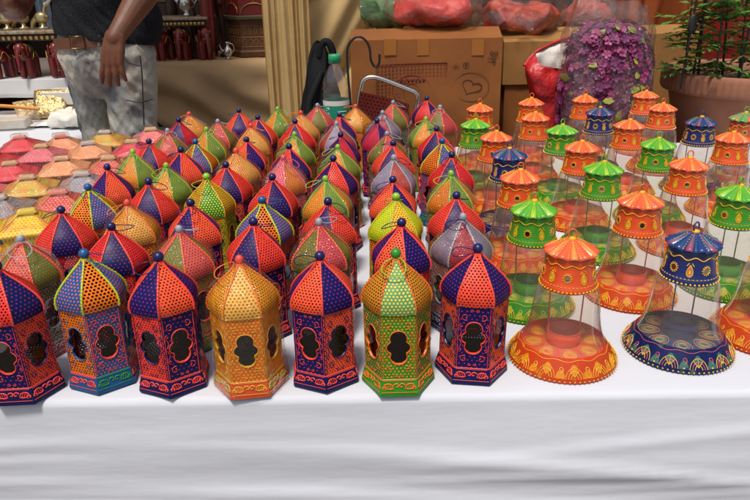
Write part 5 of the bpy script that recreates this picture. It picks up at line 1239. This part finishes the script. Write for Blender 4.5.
# seams, pockets
q = MB()
q.tube(smooth_path([mp(140, 56, -.118), mp(142, 75, -.115), mp(143, 100, -.10), mp(144, 125, -.085)]), .0028, 5); q.tube(smooth_path([mp(122, 52, -.135), mp(128, 62, -.135), mp(140, 66, -.125)]), .0025, 5); q.tube(smooth_path([mp(104, 48, -.150), mp(104, 60, -.140), mp(105, 74, -.112)]), .0024, 5); q.tube(smooth_path([mp(74, 50, -.115), mp(80, 60, -.128), mp(90, 63, -.135)]), .0024, 5); q.tube(smooth_path([mp(126, 100, -.118), mp(140, 102, -.108), mp(153, 99, -.07)]), .0024, 5); q.build('seam', mat('dark_denim_seam', (.05, .05, .05), .8), man)
shirtm = NT('black_marled_jersey'); o_ = shirtm.obj()
wv = shirtm.noise(o_, 240, 3); cc = shirtm.mix(shirtm.ramp(wv, .40, .75), (.008, .009, .011), (.035, .036, .042)); shirt_m = shirtm.done(shirtm.bsdf(cc, .9, 0, shirtm.bump(shirtm.math('ADD', wv, shirtm.noise(o_, 16, 4)), .5, .008), .15))
Sh = MB()
lowc = mp(104, 37); limb(Sh, [lowc, wst+Vector((0, 0, .05)), (wst+chs)/2, chs, chs+Vector((0, 0, .12))], [.175, .172, .172, .178, .125], 24, .82)
limb(Sh, [mp(134, 38, .0), mp(136, 20, .0)], [.095, .105], 16, .9)
for s, h_, e_ in ((-1, shL, elL), (1, shR, elR)): limb(Sh, [chs+Vector((s*.05, 0, .12)), h_, h_.lerp(e_, .62)], [.095, .082, .072])
so_ = remesh(Sh, 'shirt', .009, shirt_m, man, 3, lambda co: wr(co))
h0, h1 = mp(62, 32), mp(154, 44); hn = Vector((h0.z-h1.z, 0, h1.x-h0.x)); bm = bmesh.new(); bm.from_mesh(so_.data); bmesh.ops.bisect_plane(bm, geom=bm.verts[:]+bm.edges[:]+bm.faces[:], plane_co=h0, plane_no=hn, clear_inner=True); bm.to_mesh(so_.data); bm.free()
for a_ in (ankL, ankR): q = MB(); limb(q, [a_+Vector((0, .03, -.045)), a_+Vector((0, -.09, -.05)), a_+Vector((-.005, -.185, -.056))], [.05, .046, .034], 14); q.v = [(x, y, max(.002, z)) for x, y, z in q.v]; q.build('shoe', mat('dark_shoe', (.03, .022, .018), .5), man)

# ================================================================== light
W = bpy.data.worlds.new('World'); S.world = W; W.use_nodes = True
nt = W.node_tree; nt.nodes.clear(); wo = nt.nodes.new('ShaderNodeOutputWorld'); bg = nt.nodes.new('ShaderNodeBackground'); sk = nt.nodes.new('ShaderNodeTexSky')
ELEV, AZ = 68, 200          # sun azimuth measured clockwise from +Y: behind the camera, a little to its left
sk.sky_type = 'NISHITA'; sk.sun_disc = False; sk.sun_elevation = math.radians(ELEV); sk.sun_rotation = math.radians(AZ); sk.air_density = 1.3; sk.dust_density = 3.0
bg.inputs[1].default_value = .05
nt.links.new(sk.outputs[0], bg.inputs[0]); nt.links.new(bg.outputs[0], wo.inputs[0])
sl = bpy.data.lights.new('sun', 'SUN'); sl.energy = 1.5; sl.angle = math.radians(11); sl.color = (1, .955, .89)
so = bpy.data.objects.new('sun', sl); COL.objects.link(so)
e, a = math.radians(ELEV), math.radians(AZ)
sd = Vector((math.sin(a)*math.cos(e), math.cos(a)*math.cos(e), math.sin(e)))
so.rotation_euler = sd.to_track_quat('Z', 'Y').to_euler(); so.location = sd*20
S.view_settings.view_transform = 'Standard'; S.view_settings.look = 'None'; S.view_settings.gamma = 1; S.view_settings.use_curve_mapping = False
S.view_settings.exposure = 1.12
S.render.engine = 'CYCLES'
S.cycles.transparent_max_bounces = 24; S.cycles.max_bounces = 8; S.cycles.transmission_bounces = 6; S.cycles.caustics_reflective = False; S.cycles.caustics_refractive = False
